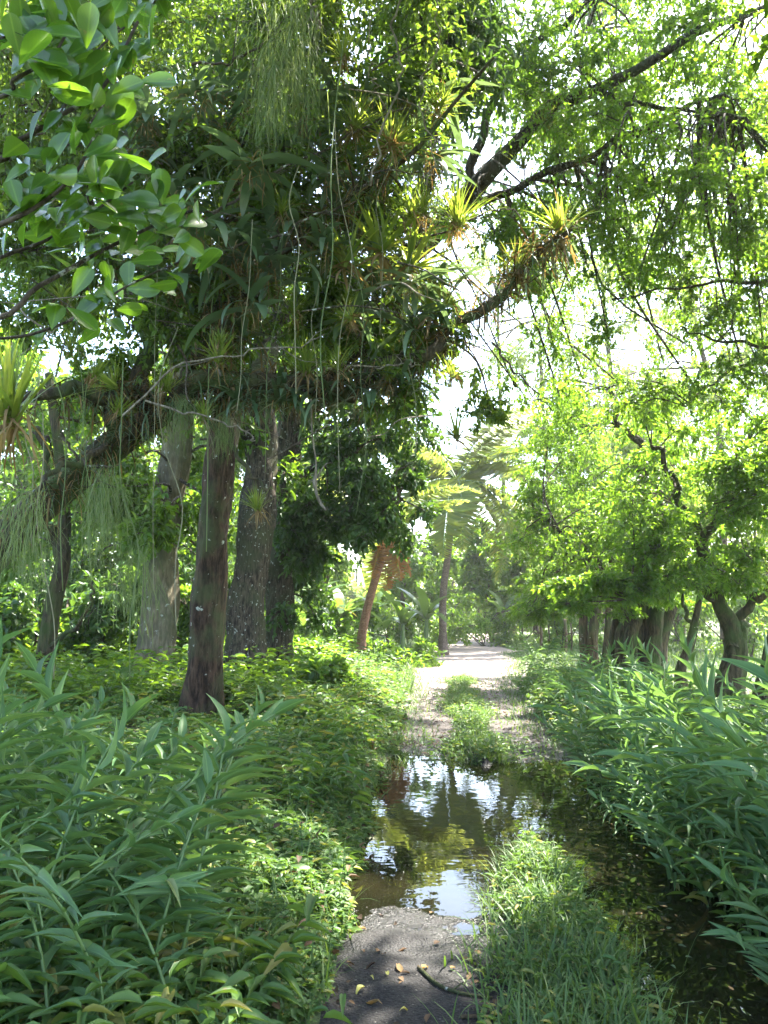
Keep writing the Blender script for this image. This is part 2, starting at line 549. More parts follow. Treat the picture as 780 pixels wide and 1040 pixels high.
def water_mat():
    m, n, out = new_mat('murky_water')
    tc = n.nodes.new('ShaderNodeTexCoord').outputs['Object']
    bs = n.nodes.new('ShaderNodeBsdfPrincipled')
    col = ramp(n, noise(n, tc, 1.3, 4), [(0.35, (0.005, 0.0055, 0.0025)), (0.7, (0.012, 0.0105, 0.005))])
    n.links.new(col, bs.inputs['Base Color'])
    bs.inputs['Roughness'].default_value = 0.015
    bs.inputs['IOR'].default_value = 1.33
    bs.inputs['Specular IOR Level'].default_value = 0.5
    bp = n.nodes.new('ShaderNodeBump')
    bp.inputs['Strength'].default_value = 0.12
    bp.inputs['Distance'].default_value = 0.012
    n.links.new(noise(n, tc, 5.0, 2), bp.inputs['Height'])
    n.links.new(bp.outputs[0], bs.inputs['Normal'])
    n.links.new(bs.outputs[0], out.inputs[0])
    return m


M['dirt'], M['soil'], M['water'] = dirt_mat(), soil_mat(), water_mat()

# ------------------------------------------------------------------ terrain
ip = np.interp


def Ledge(y):
    return ip(y, [0, 2, 5, 9, 16, 22, 26, 40, 60, 300], [-.3, -.27, -.12, .12, .42, .6, .8, 3.2, 6, 60]) + 0.07 * vnoise(y * 1.3, y * 0 + 3.3)


def Redge(y):
    return ip(y, [0, 2, 5, 9, 16, 22, 26, 40, 60, 300], [1.6, 1.62, 1.74, 1.98, 2.65, 3.9, 4.6, 5.6, 8.2, 62]) + 0.07 * vnoise(y * 1.3, y * 0 + 9.3)


def Sx(y):
    return ip(y, [0, 3, 5, 9, 16, 26], [.66, .74, .93, 1.07, 1.5, 2.4])


def Sw(y):
    return ip(y, [0, 2.9, 4.0, 4.8, 5.5, 8.3, 9.2, 12, 17, 19], [.36, .34, .27, .19, 0, 0, .2, .33, .3, 0])


def H(x, y):
    x, y = np.asarray(x, float), np.asarray(y, float)
    L, R, s, sw = Ledge(y), Redge(y), Sx(y), Sw(y)
    yr = y
    y = y + (1.1 * vnoise(x * 1.4 + 3, y * .9, 5) + .35 * vnoise(x * 4.5, y * 3, 6)) * np.clip((y - 5) / 2.5, .22, 1)
    hl = ip(y, [0, 3.4, 4.0, 4.6, 5.4, 7.5, 8.6, 9.4, 12, 40], [.055, .045, .012, -.02, -.06, -.07, -.02, .03, .06, .1])
    hr = ip(y, [0, 5, 7, 8.4, 9.3, 12, 40], [-.14, -.13, -.1, -.04, .03, .06, .1])
    y = yr
    k = np.clip((x - s + 0.25) / 0.5, 0, 1)
    k = k * k * (3 - 2 * k)
    z = hl * (1 - k) + hr * k
    b = np.where(sw > 0.02, np.exp(-np.abs((x - s) / np.maximum(sw, 0.05)) ** 4), 0)
    z = z + (0.06 - z) * b
    z = z + 0.022 * vnoise(x * 2.3, y * 2.3, 1) + 0.018 * vnoise(x * 7, y * 7, 2) + 0.008 * vnoise(x * 23, y * 23, 3)
    dl, dr = L - x, x - R
    zl = ip(dl, [0, .12, .3, 1, 3, 8, 40], [0, .06, .13, .2, .3, .35, .3]) + 0.06 * vnoise(x * 0.9, y * 0.9, 4)
    zr = ip(dr, [0, .15, .4, 1.2, 2.5, 8, 40], [0, .1, .18, .24, .15, .1, .1]) + 0.05 * vnoise(x * 0.9, y * 0.9, 4)
    kl, kr = np.clip(dl / 0.3, 0, 1), np.clip(dr / 0.3, 0, 1)
    z = z * (1 - kl) * (1 - kr) + zl * kl + zr * kr
    far = np.clip((np.hypot(x, y) - 70) / 200, 0, 1)
    return z + far * far * 6 * (1 + vnoise(x * 0.02, y * 0.02, 6))


def axis(knots):
    out = [knots[0][0]]
    for (a, _s), (b, s) in zip(knots, knots[1:]):
        n = max(1, int(round((b - a) / s)))
        out += list(a + (b - a) * (np.arange(1, n + 1) / n))
    return np.array(out)


ax_x = axis([(-320, 0), (-60, 20), (-12, 3), (-3, .5), (-.6, .12), (2.4, .03), (4.5, .15), (14, .8), (60, 4), (320, 20)])
ax_y = axis([(-60, 0), (-8, 6), (1.2, .8), (5.5, .03), (10, .05), (18, .12), (45, .6), (90, 3), (400, 20)])
gx, gy = np.meshgrid(ax_x, ax_y)
gz = H(gx, gy)
V = np.stack([gx, gy, gz], -1).reshape(-1, 3)
ny, nx = gx.shape
i, j = np.meshgrid(np.arange(ny - 1), np.arange(nx - 1), indexing='ij')
F = np.stack([i * nx + j, i * nx + j + 1, (i + 1) * nx + j + 1, (i + 1) * nx + j], -1).reshape(-1, 4)
fc = V[F].mean(1)
on = (fc[:, 0] > Ledge(fc[:, 1]) - 0.04) & (fc[:, 0] < Redge(fc[:, 1]) + 0.04) & (fc[:, 1] > 0.5) & (fc[:, 1] < 60)
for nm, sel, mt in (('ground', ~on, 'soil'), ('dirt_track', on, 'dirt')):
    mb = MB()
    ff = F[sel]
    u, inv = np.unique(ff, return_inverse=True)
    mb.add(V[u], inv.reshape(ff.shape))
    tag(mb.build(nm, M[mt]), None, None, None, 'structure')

mb = MB()
wy = np.linspace(1.0, 9.9, 30)
mb.add(np.concatenate([np.stack([Ledge(wy) - 0.25, wy, 0 * wy], -1), np.stack([Redge(wy) + 0.3, wy, 0 * wy], -1)]),
       np.stack([np.arange(29), np.arange(30, 59), np.arange(31, 60), np.arange(1, 30)], -1))
tag(mb.build('water', M['water']), None, None, None, 'structure')


# ------------------------------------------------------------------ haze added to stand in for glare
me = bpy.data.meshes.new('haze')
hx = [(x, y, z) for x in (-340, 340) for y in (-80, 420) for z in (-6, 32)]
me.from_pydata(hx, [], [(0, 1, 3, 2), (4, 6, 7, 5), (0, 4, 5, 1), (2, 3, 7, 6), (0, 2, 6, 4), (1, 5, 7, 3)])
hz = bpy.data.objects.new('haze', me)
C.objects.link(hz)
tag(hz, 'thin haze added over the track in place of bright glare', 'haze', None, 'stuff')
m, n, out = new_mat('glare_haze')
pv = n.nodes.new('ShaderNodeVolumePrincipled')
pv.inputs['Color'].default_value = (1.0, 0.99, 0.93, 1)
pv.inputs['Density'].default_value = 0.0008
pv.inputs['Anisotropy'].default_value = 0.3
n.links.new(pv.outputs[0], out.inputs['Volume'])
me.materials.append(m)

# ------------------------------------------------------------------ trees
def grow_crown(mb, skel, blobs, spec, rng, twig_mat=1):
    """Limbs from the nearest skeleton point to each blob, twigs through the blob, leaves along the twigs."""
    leaf_sites = []
    for c, r, ntw in blobs:
        c = np.asarray(c, float)
        d = np.linalg.norm(skel - c, axis=1)
        s = skel[np.argmin(d + rng.random(len(d)) * 0.3)]
        ln = np.linalg.norm(c - s)
        mid = (s + c) / 2 + rng.normal(size=3) * 0.12 * ln + np.array([0, 0, 0.1 * ln])
        end = c + (c - s) / max(ln, 1e-6) * r * 0.4
        path = spline([s, mid, c, end], 12)
        r0 = min(0.012 + 0.011 * ln, 0.09) * spec.get('limb', 1.0)
        tube(mb, path, np.linspace(r0, 0.006, 12), 5, twig_mat)
        rr = np.array([r, r, r * spec.get('flat', 0.75)])
        st = path[rng.integers(4, 12, ntw)]
        en = c + rdir(rng, ntw) * rr * (0.35 + 0.75 * rng.random((ntw, 1)) ** 0.6)
        dv = en - st
        cap_ = np.minimum(1, r * 1.3 / np.maximum(np.linalg.norm(dv, axis=1), 1e-6))[:, None]
        st = en - dv * cap_
        dr = spec.get('droop', 0.2)
        nseg = 4
        t = np.linspace(0, 1, nseg + 1)[None, :, None]
        wob = rng.normal(size=(ntw, 1, 3)) * 0.1 * r
        tw = st[:, None] * (1 - t) + en[:, None] * t + wob * np.sin(PI * t) - UPV * dr * r * t ** 2 * 0.9
        tr = spec.get('twig_r', 0.005)
        # thin three-sided twigs
        tg = nrm(tw[:, -1] - tw[:, 0])
        a = nrm(np.cross(tg, rdir(rng, ntw)))
        b = np.cross(tg, a)
        ring = []
        for q in range(3):
            ang = q * 2 * PI / 3
            rad = (tr * (1 - 0.7 * t)) * np.ones((ntw, 1, 1))
            ring.append(tw + rad * (math.cos(ang) * a[:, None] + math.sin(ang) * b[:, None]))
        Vv = np.stack(ring, 2).reshape(-1, 3)
        ii, jj = np.meshgrid(np.arange(nseg), np.arange(3), indexing='ij')
        f = np.stack([ii * 3 + jj, ii * 3 + (jj + 1) % 3, (ii + 1) * 3 + (jj + 1) % 3, (ii + 1) * 3 + jj], -1).reshape(-1, 4)
        mb.add(Vv, (f[None] + (np.arange(ntw) * 3 * (nseg + 1))[:, None, None]).reshape(-1, 4), twig_mat)
        K = spec['per']
        u = 0.2 + 0.8 * (np.arange(K) + rng.random((ntw, K))) / K
        u = np.clip(u, 0, 0.999)
        seg = (u * nseg).astype(int)
        fr = (u * nseg - seg)[..., None]
        ar = np.arange(ntw)[:, None]
        p = tw[ar, seg] * (1 - fr) + tw[ar, seg + 1] * fr
        tg_ = tw[ar, seg + 1] - tw[ar, seg]
        leaf_sites.append((p.reshape(-1, 3), nrm(tg_).reshape(-1, 3)))
    if not leaf_sites:
        return
    p = np.concatenate([a for a, _ in leaf_sites])
    tg = np.concatenate([a for _, a in leaf_sites])
    n = len(p)
    side = nrm(np.cross(tg, rdir(rng, n)))
    d = tg * spec.get('along', 0.55) + side * 0.8 - UPV * spec.get('hang', 0.25) + rng.normal(size=(n, 3)) * 0.2
    up = UPV + rng.normal(size=(n, 3)) * spec.get('flutter', 0.55)
    L = spec['len'] * (0.65 + 0.6 * rng.random(n))
    leaves(mb, p, d, up, L, L * spec['wid'], spec.get('tmpl', T_TINY), 0)


def trunk_mesh(path, r0, r1, ns=28, n=60, bump=0.2, flare=0.5, seed=0):
    mb = MB()
    p = spline(path, n)
    t = np.linspace(0, 1, n)
    s = np.concatenate([[0], np.cumsum(np.linalg.norm(np.diff(p, axis=0), axis=1))])
    rad = (r0 * (1 - t) + r1 * t) * (1 + flare * np.exp(-s / 0.35))
    wob = np.stack([vnoise(s * 0.8 + seed, s * 0 + 1.5, 3), vnoise(s * 0.8 + seed, s * 0 + 7.5, 4), 0 * s], -1) * r0 * 0.5
    tube(mb, p + wob, rad, ns, 0, bump, seed, True, .22 if flare > .3 else 0)
    return mb, p


def tree(name, label, cat, path, r0, r1, bark, boughs=(), blobs=(), spec=None, leafm='mid', seed=0, group=None, flare=0.5, twig=None, bump=0.2, extra=()):
    rng = np.random.default_rng(seed)
    base = np.asarray(path[0], float)
    root = thing(name, label, cat, base, group)
    mb, p = trunk_mesh(path, r0, r1, seed=seed, flare=flare, bump=bump)
    mb.build('trunk', bark, root, base)
    skel = [p[len(p) // 3:]]
    for bp_, a, b in boughs:
        mb = MB()
        q = spline(bp_, 26)
        q = q + np.stack([vnoise(np.arange(26) * .45 + seed, np.arange(26) * 0 + k_, k_) for k_ in (1, 2, 3)], -1) * min(a * 2.2, 0.3)
        tube(mb, q, np.linspace(a, b, 26), 9, 0, 0.2, seed + len(skel))
        mb.build('bough', bark, root, base)
        skel.append(q)
    for bp_, a, b in extra:                               # more stems from the ground
        mb, q = trunk_mesh(bp_, a, b, 12, 30, 0.2, 0.3, seed + len(skel))
        mb.build('stem', bark, root, base)
        skel.append(q[len(q) // 2:])
    if blobs:
        mb = MB()
        grow_crown(mb, np.concatenate(skel), blobs, spec, rng)
        mb.build('crown', [M[leafm], twig or M['bark_twig']], root, base)
    return root


def pb(lst):
    """blobs from (px, py, Y, radius in m, twigs)"""
    return [(P(a, b, c), r, n) for a, b, c, r, n in lst]


def gp(px, py, Y):
    """point at pixel column px, depth Y, on the ground"""
    p = P(px, py, Y)
    return np.array([p[0], Y, float(H(p[0], Y)) - 0.05])


SMALL = dict(len=0.08, wid=0.45, per=21, droop=0.3, hang=0.35, flat=0.7, tmpl=T_TINY, limb=.6, twig_r=.0035)
MANGO = dict(len=0.15, wid=0.3, per=14, droop=0.5, hang=0.7, flat=0.8, tmpl=T_LEAF, along=0.6)
BROAD = dict(len=0.13, wid=0.5, per=12, droop=0.3, hang=0.3, flat=0.75, tmpl=T_LEAF)
LANCE = dict(len=0.11, wid=0.38, per=24, limb=.75, droop=0.2, hang=0.2, flat=0.36, tmpl=T_TINY, along=.5)
FARL = dict(len=0.3, wid=0.5, per=14, droop=0.3, hang=0.3, flat=0.8, tmpl=T_TINY, twig_r=0.012)
R_ = np.random.default_rng(11)


def fill(x0, x1, y0, y1, Y0, Y1, n, r, ntw, rng=R_):
    return [(rng.uniform(x0, x1), rng.uniform(y0, y1), rng.uniform(Y0, Y1), r * rng.uniform(.75, 1.25), ntw) for _ in range(n)]


# dark leaning host tree: its base stands outside the frame, its boughs carry the epiphytes
host = tree('leaning_tree', 'leaning mossy tree whose low boughs carry most bromeliads and hanging straps', 'tree',
            [np.array([-5.0, 7.2, .25]), P(-110, 660, 7.2), P(-20, 575, 7.1), P(60, 500, 7.0), P(125, 445, 6.9), P(185, 405, 6.8)], .2, .1, M['bark_moss'],
            boughs=[([P(180, 408, 6.8), P(240, 392, 6.7), P(330, 392, 6.6), P(420, 372, 6.5), P(480, 325, 6.5), P(535, 270, 6.5), P(580, 232, 6.5)], .105, .02),
                    ([P(125, 445, 6.9), P(100, 400, 6.6), P(30, 405, 6.2), P(-60, 380, 5.9)], .07, .03),
                    ([P(185, 405, 6.8), P(215, 340, 6.6), P(300, 250, 6.3), P(410, 160, 6.1), P(500, 60, 6)], .05, .012),
                    ([P(150, 420, 6.9), P(140, 330, 7.2), P(90, 200, 7.4), P(60, 60, 7.6), P(20, -60, 7.6)], .08, .03),
                    ([P(215, 340, 6.6), P(230, 230, 7), P(250, 100, 7.2), P(280, -40, 7.4)], .05, .02),
                    ([P(330, 392, 6.6), P(390, 330, 6.9), P(420, 250, 7.2), P(440, 170, 7.5), P(450, 60, 8)], .045, .02),
                    ([P(125, 445, 6.9), P(60, 478, 6.4), P(30, 505, 6.0)], .035, .012),
                    ([P(185, 405, 6.8), P(235, 455, 6.4), P(270, 500, 6.2)], .03, .008)],
            blobs=pb(fill(-60, 430, -40, 180, 6.2, 8.4, 56, .75, 40) + fill(-40, 430, 140, 340, 6.2, 8.2, 50, .5, 34)
                     + fill(30, 240, 330, 420, 6.8, 7.4, 7, .4, 20) + fill(330, 500, 300, 420, 6.4, 7.0, 10, .35, 22)),
            spec=SMALL, leafm='olive', seed=3, flare=0.3)

# litter, roots and old leaves caught along the boughs
mb = MB()
rg = np.random.default_rng(8)
for q, n_ in (([P(215, 400, 6.75), P(240, 392, 6.7), P(330, 388, 6.6), P(420, 370, 6.5)], 1500), ([P(420, 370, 6.5), P(480, 325, 6.5), P(535, 270, 6.5), P(575, 235, 6.5)], 700),
              ([P(100, 410, 6.8), P(185, 400, 6.75), P(215, 340, 6.6), P(300, 250, 6.3), P(410, 160, 6.1)], 1300), ([P(330, 392, 6.6), P(390, 330, 6.9), P(420, 250, 7.2), P(440, 170, 7.5)], 900),
              ([P(215, 340, 6.6), P(230, 230, 7), P(250, 100, 7.2)], 900), ([P(0, 405, 6.2), P(100, 400, 6.6), P(150, 400, 6.8)], 500), ([P(0, 550, 7.0), P(60, 495, 6.9), P(125, 440, 6.8), P(190, 400, 6.7)], 900), ([P(140, 330, 7.2), P(90, 200, 7.4), P(60, 60, 7.6)], 700)):
    q = spline(q, 200)
    p_ = q[rg.integers(0, 200, n_)] + rg.normal(size=(n_, 3)) * np.array([.07, .08, .07])
    for k_ in range(3):
        a_ = p_[k_::3]
        m_ = len(a_)
        blades(mb, a_, rg.uniform(0, 6.3, m_), rg.uniform(.6, 2.6, m_), rg.uniform(.2, 1.3, m_), rg.uniform(.1, .38, m_), rg.uniform(.006, .02, m_), 4, k_, 'taper')
mb.build('caught_leaves', [M['dead'], M['strap'], M['litter']], host, tuple(host.location))

tree('ringed_tree', 'pale ringed grey trunk standing behind the dark reddish trunk', 'tree',
     [gp(156, 668, 13), P(160, 640, 13), P(168, 560, 13), P(176, 480, 13), P(186, 380, 13), P(190, 200, 13)], .31, .2, M['bark_pale'],
     boughs=[([P(186, 380, 13), P(140, 250, 13.5), P(60, 150, 14)], .12, .04), ([P(190, 250, 13), P(260, 130, 13.5), P(330, 30, 14)], .12, .04)],
     blobs=pb(fill(0, 330, -30, 330, 12, 15, 30, 1.3, 40) + fill(60, 300, 400, 540, 12, 14, 12, .7, 24) + fill(110, 235, 440, 560, 11.2, 12.3, 10, .45, 22)), spec=BROAD, leafm='mid', seed=5, flare=.15)

tree('reddish_tree', 'dark reddish straight trunk nearest the track with bare base', 'tree',
     [gp(206, 738, 9.8), P(208, 700, 9.8), P(214, 600, 9.8), P(222, 500, 9.8), P(234, 400, 9.8), P(246, 200, 9.9), P(255, 0, 10)], .225, .15, M['bark_red'],
     boughs=[([P(246, 200, 9.9), P(330, 130, 9.5), P(420, 60, 9), P(480, -20, 8.6)], .09, .03), ([P(240, 300, 9.8), P(160, 180, 9.5), P(80, 60, 9.5)], .09, .03)],
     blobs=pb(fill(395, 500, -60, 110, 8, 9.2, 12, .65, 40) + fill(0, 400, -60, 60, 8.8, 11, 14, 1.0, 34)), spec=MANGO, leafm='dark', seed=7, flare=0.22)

tree('lichen_tree', 'thick grey trunk blotched with white lichen beside the reddish trunk', 'tree',
     [gp(250, 684, 13), P(251, 650, 13), P(257, 560, 13), P(263, 470, 13), P(268, 360, 13), P(275, 200, 12.8), P(285, 0, 13)], .33, .22, M['bark_grey'],
     boughs=[([P(270, 330, 13), P(370, 290, 12), P(440, 235, 11), P(475, 197, 10.4), P(540, 135, 10), P(600, 92, 9.6), P(690, 50, 9.2), P(800, 0, 9)], .19, .035),
             ([P(475, 197, 10.4), P(505, 95, 10), P(560, 35, 9.8), P(620, -10, 9.6)], .07, .03),
             ([P(440, 235, 11), P(520, 190, 10.6), P(600, 160, 10), P(660, 128, 9.6), P(740, 95, 9.2)], .075, .02),
             ([P(600, 92, 9.6), P(670, 110, 9.3), P(760, 120, 9)], .04, .015),
             ([P(370, 290, 12), P(450, 150, 12.5), P(500, 20, 13)], .1, .04)],
     blobs=pb(fill(530, 800, -60, 140, 8.4, 11, 44, .7, 21) + fill(440, 760, 70, 240, 9, 11.5, 48, .6, 19) + fill(590, 800, 130, 290, 8.6, 11, 22, .5, 15) + fill(510, 800, 220, 400, 10.5, 13, 34, .6, 13)
              + fill(520, 640, 220, 330, 9.5, 11, 9, .5, 20) + fill(300, 430, 60, 300, 11, 13, 12, .9, 30)),
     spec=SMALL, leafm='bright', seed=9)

tree('shaded_tree', 'grey trunk behind the lichen blotched one with dark leaves low over the verge', 'tree',
     [gp(281, 672, 15), P(282, 640, 15), P(287, 540, 15), P(292, 440, 15), P(296, 300, 15)], .28, .18, M['bark_grey'],
     boughs=[([P(290, 500, 15), P(330, 470, 14.4), P(380, 480, 14), P(410, 510, 13.8)], .08, .025), ([P(293, 430, 15), P(350, 400, 15), P(410, 390, 15)], .09, .03), ([P(295, 340, 15), P(380, 200, 15), P(480, 110, 15.4), P(600, 30, 15.8)], .14, .03), ([P(296, 300, 15), P(360, 150, 14.6), P(430, 40, 14.4), P(500, -80, 14.2)], .12, .03)],
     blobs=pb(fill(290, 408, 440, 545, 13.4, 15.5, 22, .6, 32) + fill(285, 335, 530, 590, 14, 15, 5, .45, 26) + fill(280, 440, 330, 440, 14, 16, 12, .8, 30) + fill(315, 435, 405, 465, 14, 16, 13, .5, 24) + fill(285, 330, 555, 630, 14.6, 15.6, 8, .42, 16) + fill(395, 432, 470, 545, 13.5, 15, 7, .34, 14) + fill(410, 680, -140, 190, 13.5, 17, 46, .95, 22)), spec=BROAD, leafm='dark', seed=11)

tree('forked_tree', 'slim mossy trunk forking under the leaning limb', 'tree',
     [gp(44, 690, 12), P(48, 640, 12), P(58, 590, 12), P(63, 565, 12), P(64, 520, 12), P(58, 450, 12), P(50, 380, 12)], .15, .06, M['bark_moss'],
     boughs=[([P(62, 575, 12), P(52, 540, 12), P(50, 500, 12), P(40, 430, 12)], .07, .04), ([P(46, 660, 12), P(85, 630, 11.6), P(95, 590, 11.4)], .04, .015)],
     blobs=pb(fill(-20, 140, 420, 560, 11.5, 13.5, 14, .6, 24)), spec=BROAD, leafm='mid', seed=13, flare=.2)

# unseen tree added behind the viewpoint; its crown keeps sun off the near track
rgo = np.random.default_rng(5)
ob = np.array([3.4, -2.2, float(H(3.4, -2.2))])
tree('unseen_shade_tree', 'unseen tree added behind the viewpoint so its crown shades the near track', 'tree', [ob, ob + [0, .1, 2], ob + [-.3, .6, 5], ob + [-.8, 1.4, 8]], .25, .12, M['bark_grey'],
     boughs=[([ob + [-.3, .6, 5], ob + [-1.5, 3, 7], ob + [-3, 6, 8.6]], .1, .03), ([ob + [-.4, .8, 5.6], ob + [-3, 2.5, 7.5], ob + [-6, 3.8, 8.4]], .1, .03), ([ob + [-.3, .6, 5.2], ob + [.6, 3.2, 7.4], ob + [.4, 6.5, 8.6]], .1, .03)],
     blobs=[(np.array([x_, y_, max(7.0, 1.55 + .92 * y_ + .95) + z_]), r_, 36) for x_, y_, z_, r_ in zip(rgo.uniform(-2.5, 8.0, 130), rgo.uniform(1.0, 7.4, 130), rgo.uniform(0, 1.1, 130), rgo.uniform(.6, .9, 130))], spec=BROAD, leafm='mid', seed=25)

rgo = np.random.default_rng(6)  # second unseen tree, added on the right to block sun from mud and verge
ob = np.array([7.6, 5.5, float(H(7.6, 5.5))])
bl_ = []
while len(bl_) < 150:
    c_ = np.array([rgo.uniform(2.6, 9.5), rgo.uniform(1.5, 12), rgo.uniform(5.2, 9)])
    if c_[0] / c_[1] > .57 or c_[2] > 1.55 + .95 * c_[1] + .6:
        bl_.append((c_, rgo.uniform(.6, .95), 26))
tree('unseen_side_shade_tree', 'unseen tree added beyond the hedge to shade the mud and verge', 'tree', [ob, ob + [0, .1, 2], ob + [-.2, .1, 4.5], ob + [-.4, .2, 8]], .25, .1, M['bark_grey'],
     boughs=[([ob + [-.1, .1, 4], ob + [-1.5, -.5, 6], ob + [-3.5, -.8, 7.4]], .1, .03), ([ob + [-.1, .1, 3.6], ob + [-.8, 2.2, 5.5], ob + [-.6, 4.5, 7]], .1, .03), ([ob + [-.1, .1, 4.2], ob + [-1, -2, 6.4], ob + [-2.6, -3.2, 7.6]], .1, .03)],
     blobs=bl_, spec=BROAD, leafm='mid', seed=26)

# trees right of the track
tree('gnarled_tree', 'thick gnarled trunk of fused stems standing on the sunlit meadow edge', 'tree',
     [gp(648, 690, 17), P(648, 660, 17), P(652, 630, 17), P(660, 600, 17), P(668, 540, 17)], .36, .25, M['bark_moss'],
     boughs=[([P(652, 640, 17), P(625, 600, 16.5), P(590, 560, 16), P(555, 530, 15.5)], .16, .04), ([P(660, 610, 17), P(690, 560, 16.8), P(730, 500, 16.5)], .18, .05),
             ([P(668, 540, 17), P(650, 460, 16.6), P(620, 400, 16.5)], .16, .04)],
     extra=[([gp(626, 692, 17.2), P(622, 650, 17.2), P(628, 600, 17.2), P(615, 550, 17)], .09, .06), ([gp(656, 690, 16.5), P(664, 650, 16.6), P(668, 620, 16.6), P(676, 570, 16.8)], .17, .12), ([gp(643, 690, 16.5), P(641, 650, 16.5), P(650, 615, 16.6), P(655, 570, 16.8)], .15, .1),
            ([gp(634, 692, 16.8), P(632, 650, 16.8), P(640, 610, 16.8), P(630, 560, 16.6)], .16, .1), ([gp(668, 688, 17.1), P(672, 650, 17.1), P(684, 610, 17), P(690, 570, 17)], .15, .1)],
     blobs=pb(fill(530, 700, 390, 590, 14.5, 18, 46, .9, 21) + fill(535, 690, 590, 628, 15, 16.5, 12, .55, 16)), spec=LANCE, leafm='bright', seed=15, bump=0.3)

tree('cluster_tree', 'cluster of slim brown stems beside the gnarled trunk', 'tree',
     [gp(602, 686, 19), P(601, 650, 19), P(606, 600, 19), P(600, 540, 19)], .15, .1, M['bark_brown'],
     extra=[([gp(594, 684, 19.1), P(592, 640, 19.1), P(594, 590, 19.1)], .12, .08), ([gp(613, 684, 19), P(617, 640, 19), P(616, 590, 19)], .1, .07)],
     blobs=pb(fill(535, 640, 420, 605, 18, 21, 22, .85, 24)), spec=LANCE, leafm='bright', seed=17)

tree('leafy_tree', 'dark forked trunk with a dense leafy crown over the ginger hedge', 'tree',
     [gp(742, 716, 13.5), P(742, 690, 13.5), P(746, 660, 13.5), P(738, 632, 13.5), P(728, 610, 13.4), P(715, 560, 13.2)], .2, .1, M['bark_moss'],
     boughs=[([P(746, 660, 13.5), P(760, 620, 13.4), P(790, 580, 13.2)], .11, .05), ([P(728, 610, 13.4), P(690, 590, 13), P(640, 608, 12.4)], .07, .02),
             ([P(715, 560, 13.2), P(690, 500, 13), P(665, 450, 12.8)], .08, .03), ([P(715, 560, 13.2), P(745, 480, 13), P(770, 420, 13)], .08, .03)],
     blobs=pb(fill(640, 800, 400, 600, 11.8, 14.5, 50, .8, 20) + fill(570, 690, 585, 618, 12, 13, 12, .4, 18)), spec=LANCE, leafm='bright', seed=19)

tree('sapling', 'thin crooked sapling between the gnarled trunk and the leafy tree', 'tree',
     [gp(692, 705, 15), P(692, 680, 15), P(700, 655, 15), P(706, 630, 15), P(712, 600, 15)], .085, .05, M['bark_moss'],
     boughs=[([P(706, 640, 15), P(695, 615, 15), P(690, 590, 15)], .04, .02)], blobs=pb([(700, 575, 15, .45, 14), (722, 570, 15, .45, 14)]), spec=LANCE, leafm='mid', seed=21)

tree('edge_tree', 'mossy trunk beyond the hedge at the very edge of the photo', 'tree',
     [gp(776, 730, 12), P(778, 690, 12), P(790, 640, 12), P(810, 560, 12), P(830, 400, 11.5), P(840, 250, 11)], .12, .08, M['bark_moss'],
     boughs=[([P(830, 400, 11.5), P(770, 368, 11), P(730, 385, 10.8), P(695, 412, 10.6)], .035, .01), ([P(840, 330, 11), P(790, 350, 10.6), P(730, 345, 10.4), P(690, 330, 10.2)], .035, .01),
             ([P(840, 280, 11), P(780, 285, 10.6), P(700, 290, 10.3), P(620, 303, 10)], .035, .01)],
     blobs=pb(fill(620, 800, 280, 420, 10, 11.4, 16, .5, 14)), spec=SMALL, leafm='mid', seed=23)

# ------------------------------------------------------------------ far trees and shrubs
FT = [  # px, depth, height, crown radius, trunk radius, leaf, label
    (596, 34, 11, 3.6, .2, 'far', 'pale sunlit tree far behind the cluster of slim stems'),
    (690, 40, 13, 4.4, .25, 'far', 'tall pale tree far beyond the meadow'),
    (770, 44, 10, 3.4, .2, 'far', 'sunlit tree beyond the meadow near the edge of the photo'),
    (545, 46, 9, 3.2, .18, 'far', 'small bright tree at the far end of the track'),
    (640, 55, 15, 5.0, .25, 'far', 'washed out tall tree furthest beyond the meadow'),
    (470, 52, 7.5, 2.6, .14, 'bright', 'slim trunked tree behind the coconut palm'),
    (500, 42, 6.5, 2.2, .1, 'bright', 'low slim tree right of the palm by the clearing'),
    (415, 44, 8, 2.8, .16, 'bright', 'tree behind the orange palm trunk'),
    (330, 36, 10, 3.2, .2, 'bright', 'pale trunked tree behind the banana clump'),
    (270, 30, 11, 3.4, .2, 'bright', 'tree seen in the gap between the lichen trunk and ringed trunk'),
    (120, 26, 10, 3.2, .2, 'bright', 'leafy tree behind the ringed trunk'),
    (20, 24, 10, 3.2, .2, 'bright', 'leafy tree behind the slim forked trunk'),
    (200, 34, 13, 4.0, .2, 'bright', 'taller tree deep in the grove behind the reddish trunk'),
    (-60, 28, 12, 3.6, .2, 'bright', 'tree deep in the grove at the photo edge'),
    (850, 36, 12, 4.0, .2, 'far', 'tree beyond the meadow just past the photo edge'),
]
for k, (px, Y, ht, cr, tr, lm, lab) in enumerate(FT):
    rng = np.random.default_rng(100 + k)
    b = gp(px, 640, Y)
    top = b + np.array([rng.normal() * .5, rng.normal() * .5, ht * 0.75])
    nb = 26
    bl = []
    for q in range(nb):
        d = rdir(rng, 1)[0]
        rr = cr * rng.uniform(.3, 1) ** .6
        bl.append((b + np.array([0, 0, ht * 0.62]) + d * np.array([rr, rr, rr * (ht * .4 / cr)]), cr * .34, 26))
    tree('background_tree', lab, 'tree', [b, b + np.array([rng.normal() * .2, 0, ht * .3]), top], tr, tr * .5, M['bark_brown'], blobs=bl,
         spec=FARL, leafm=lm, seed=100 + k, group='trees in the background', flare=.2)

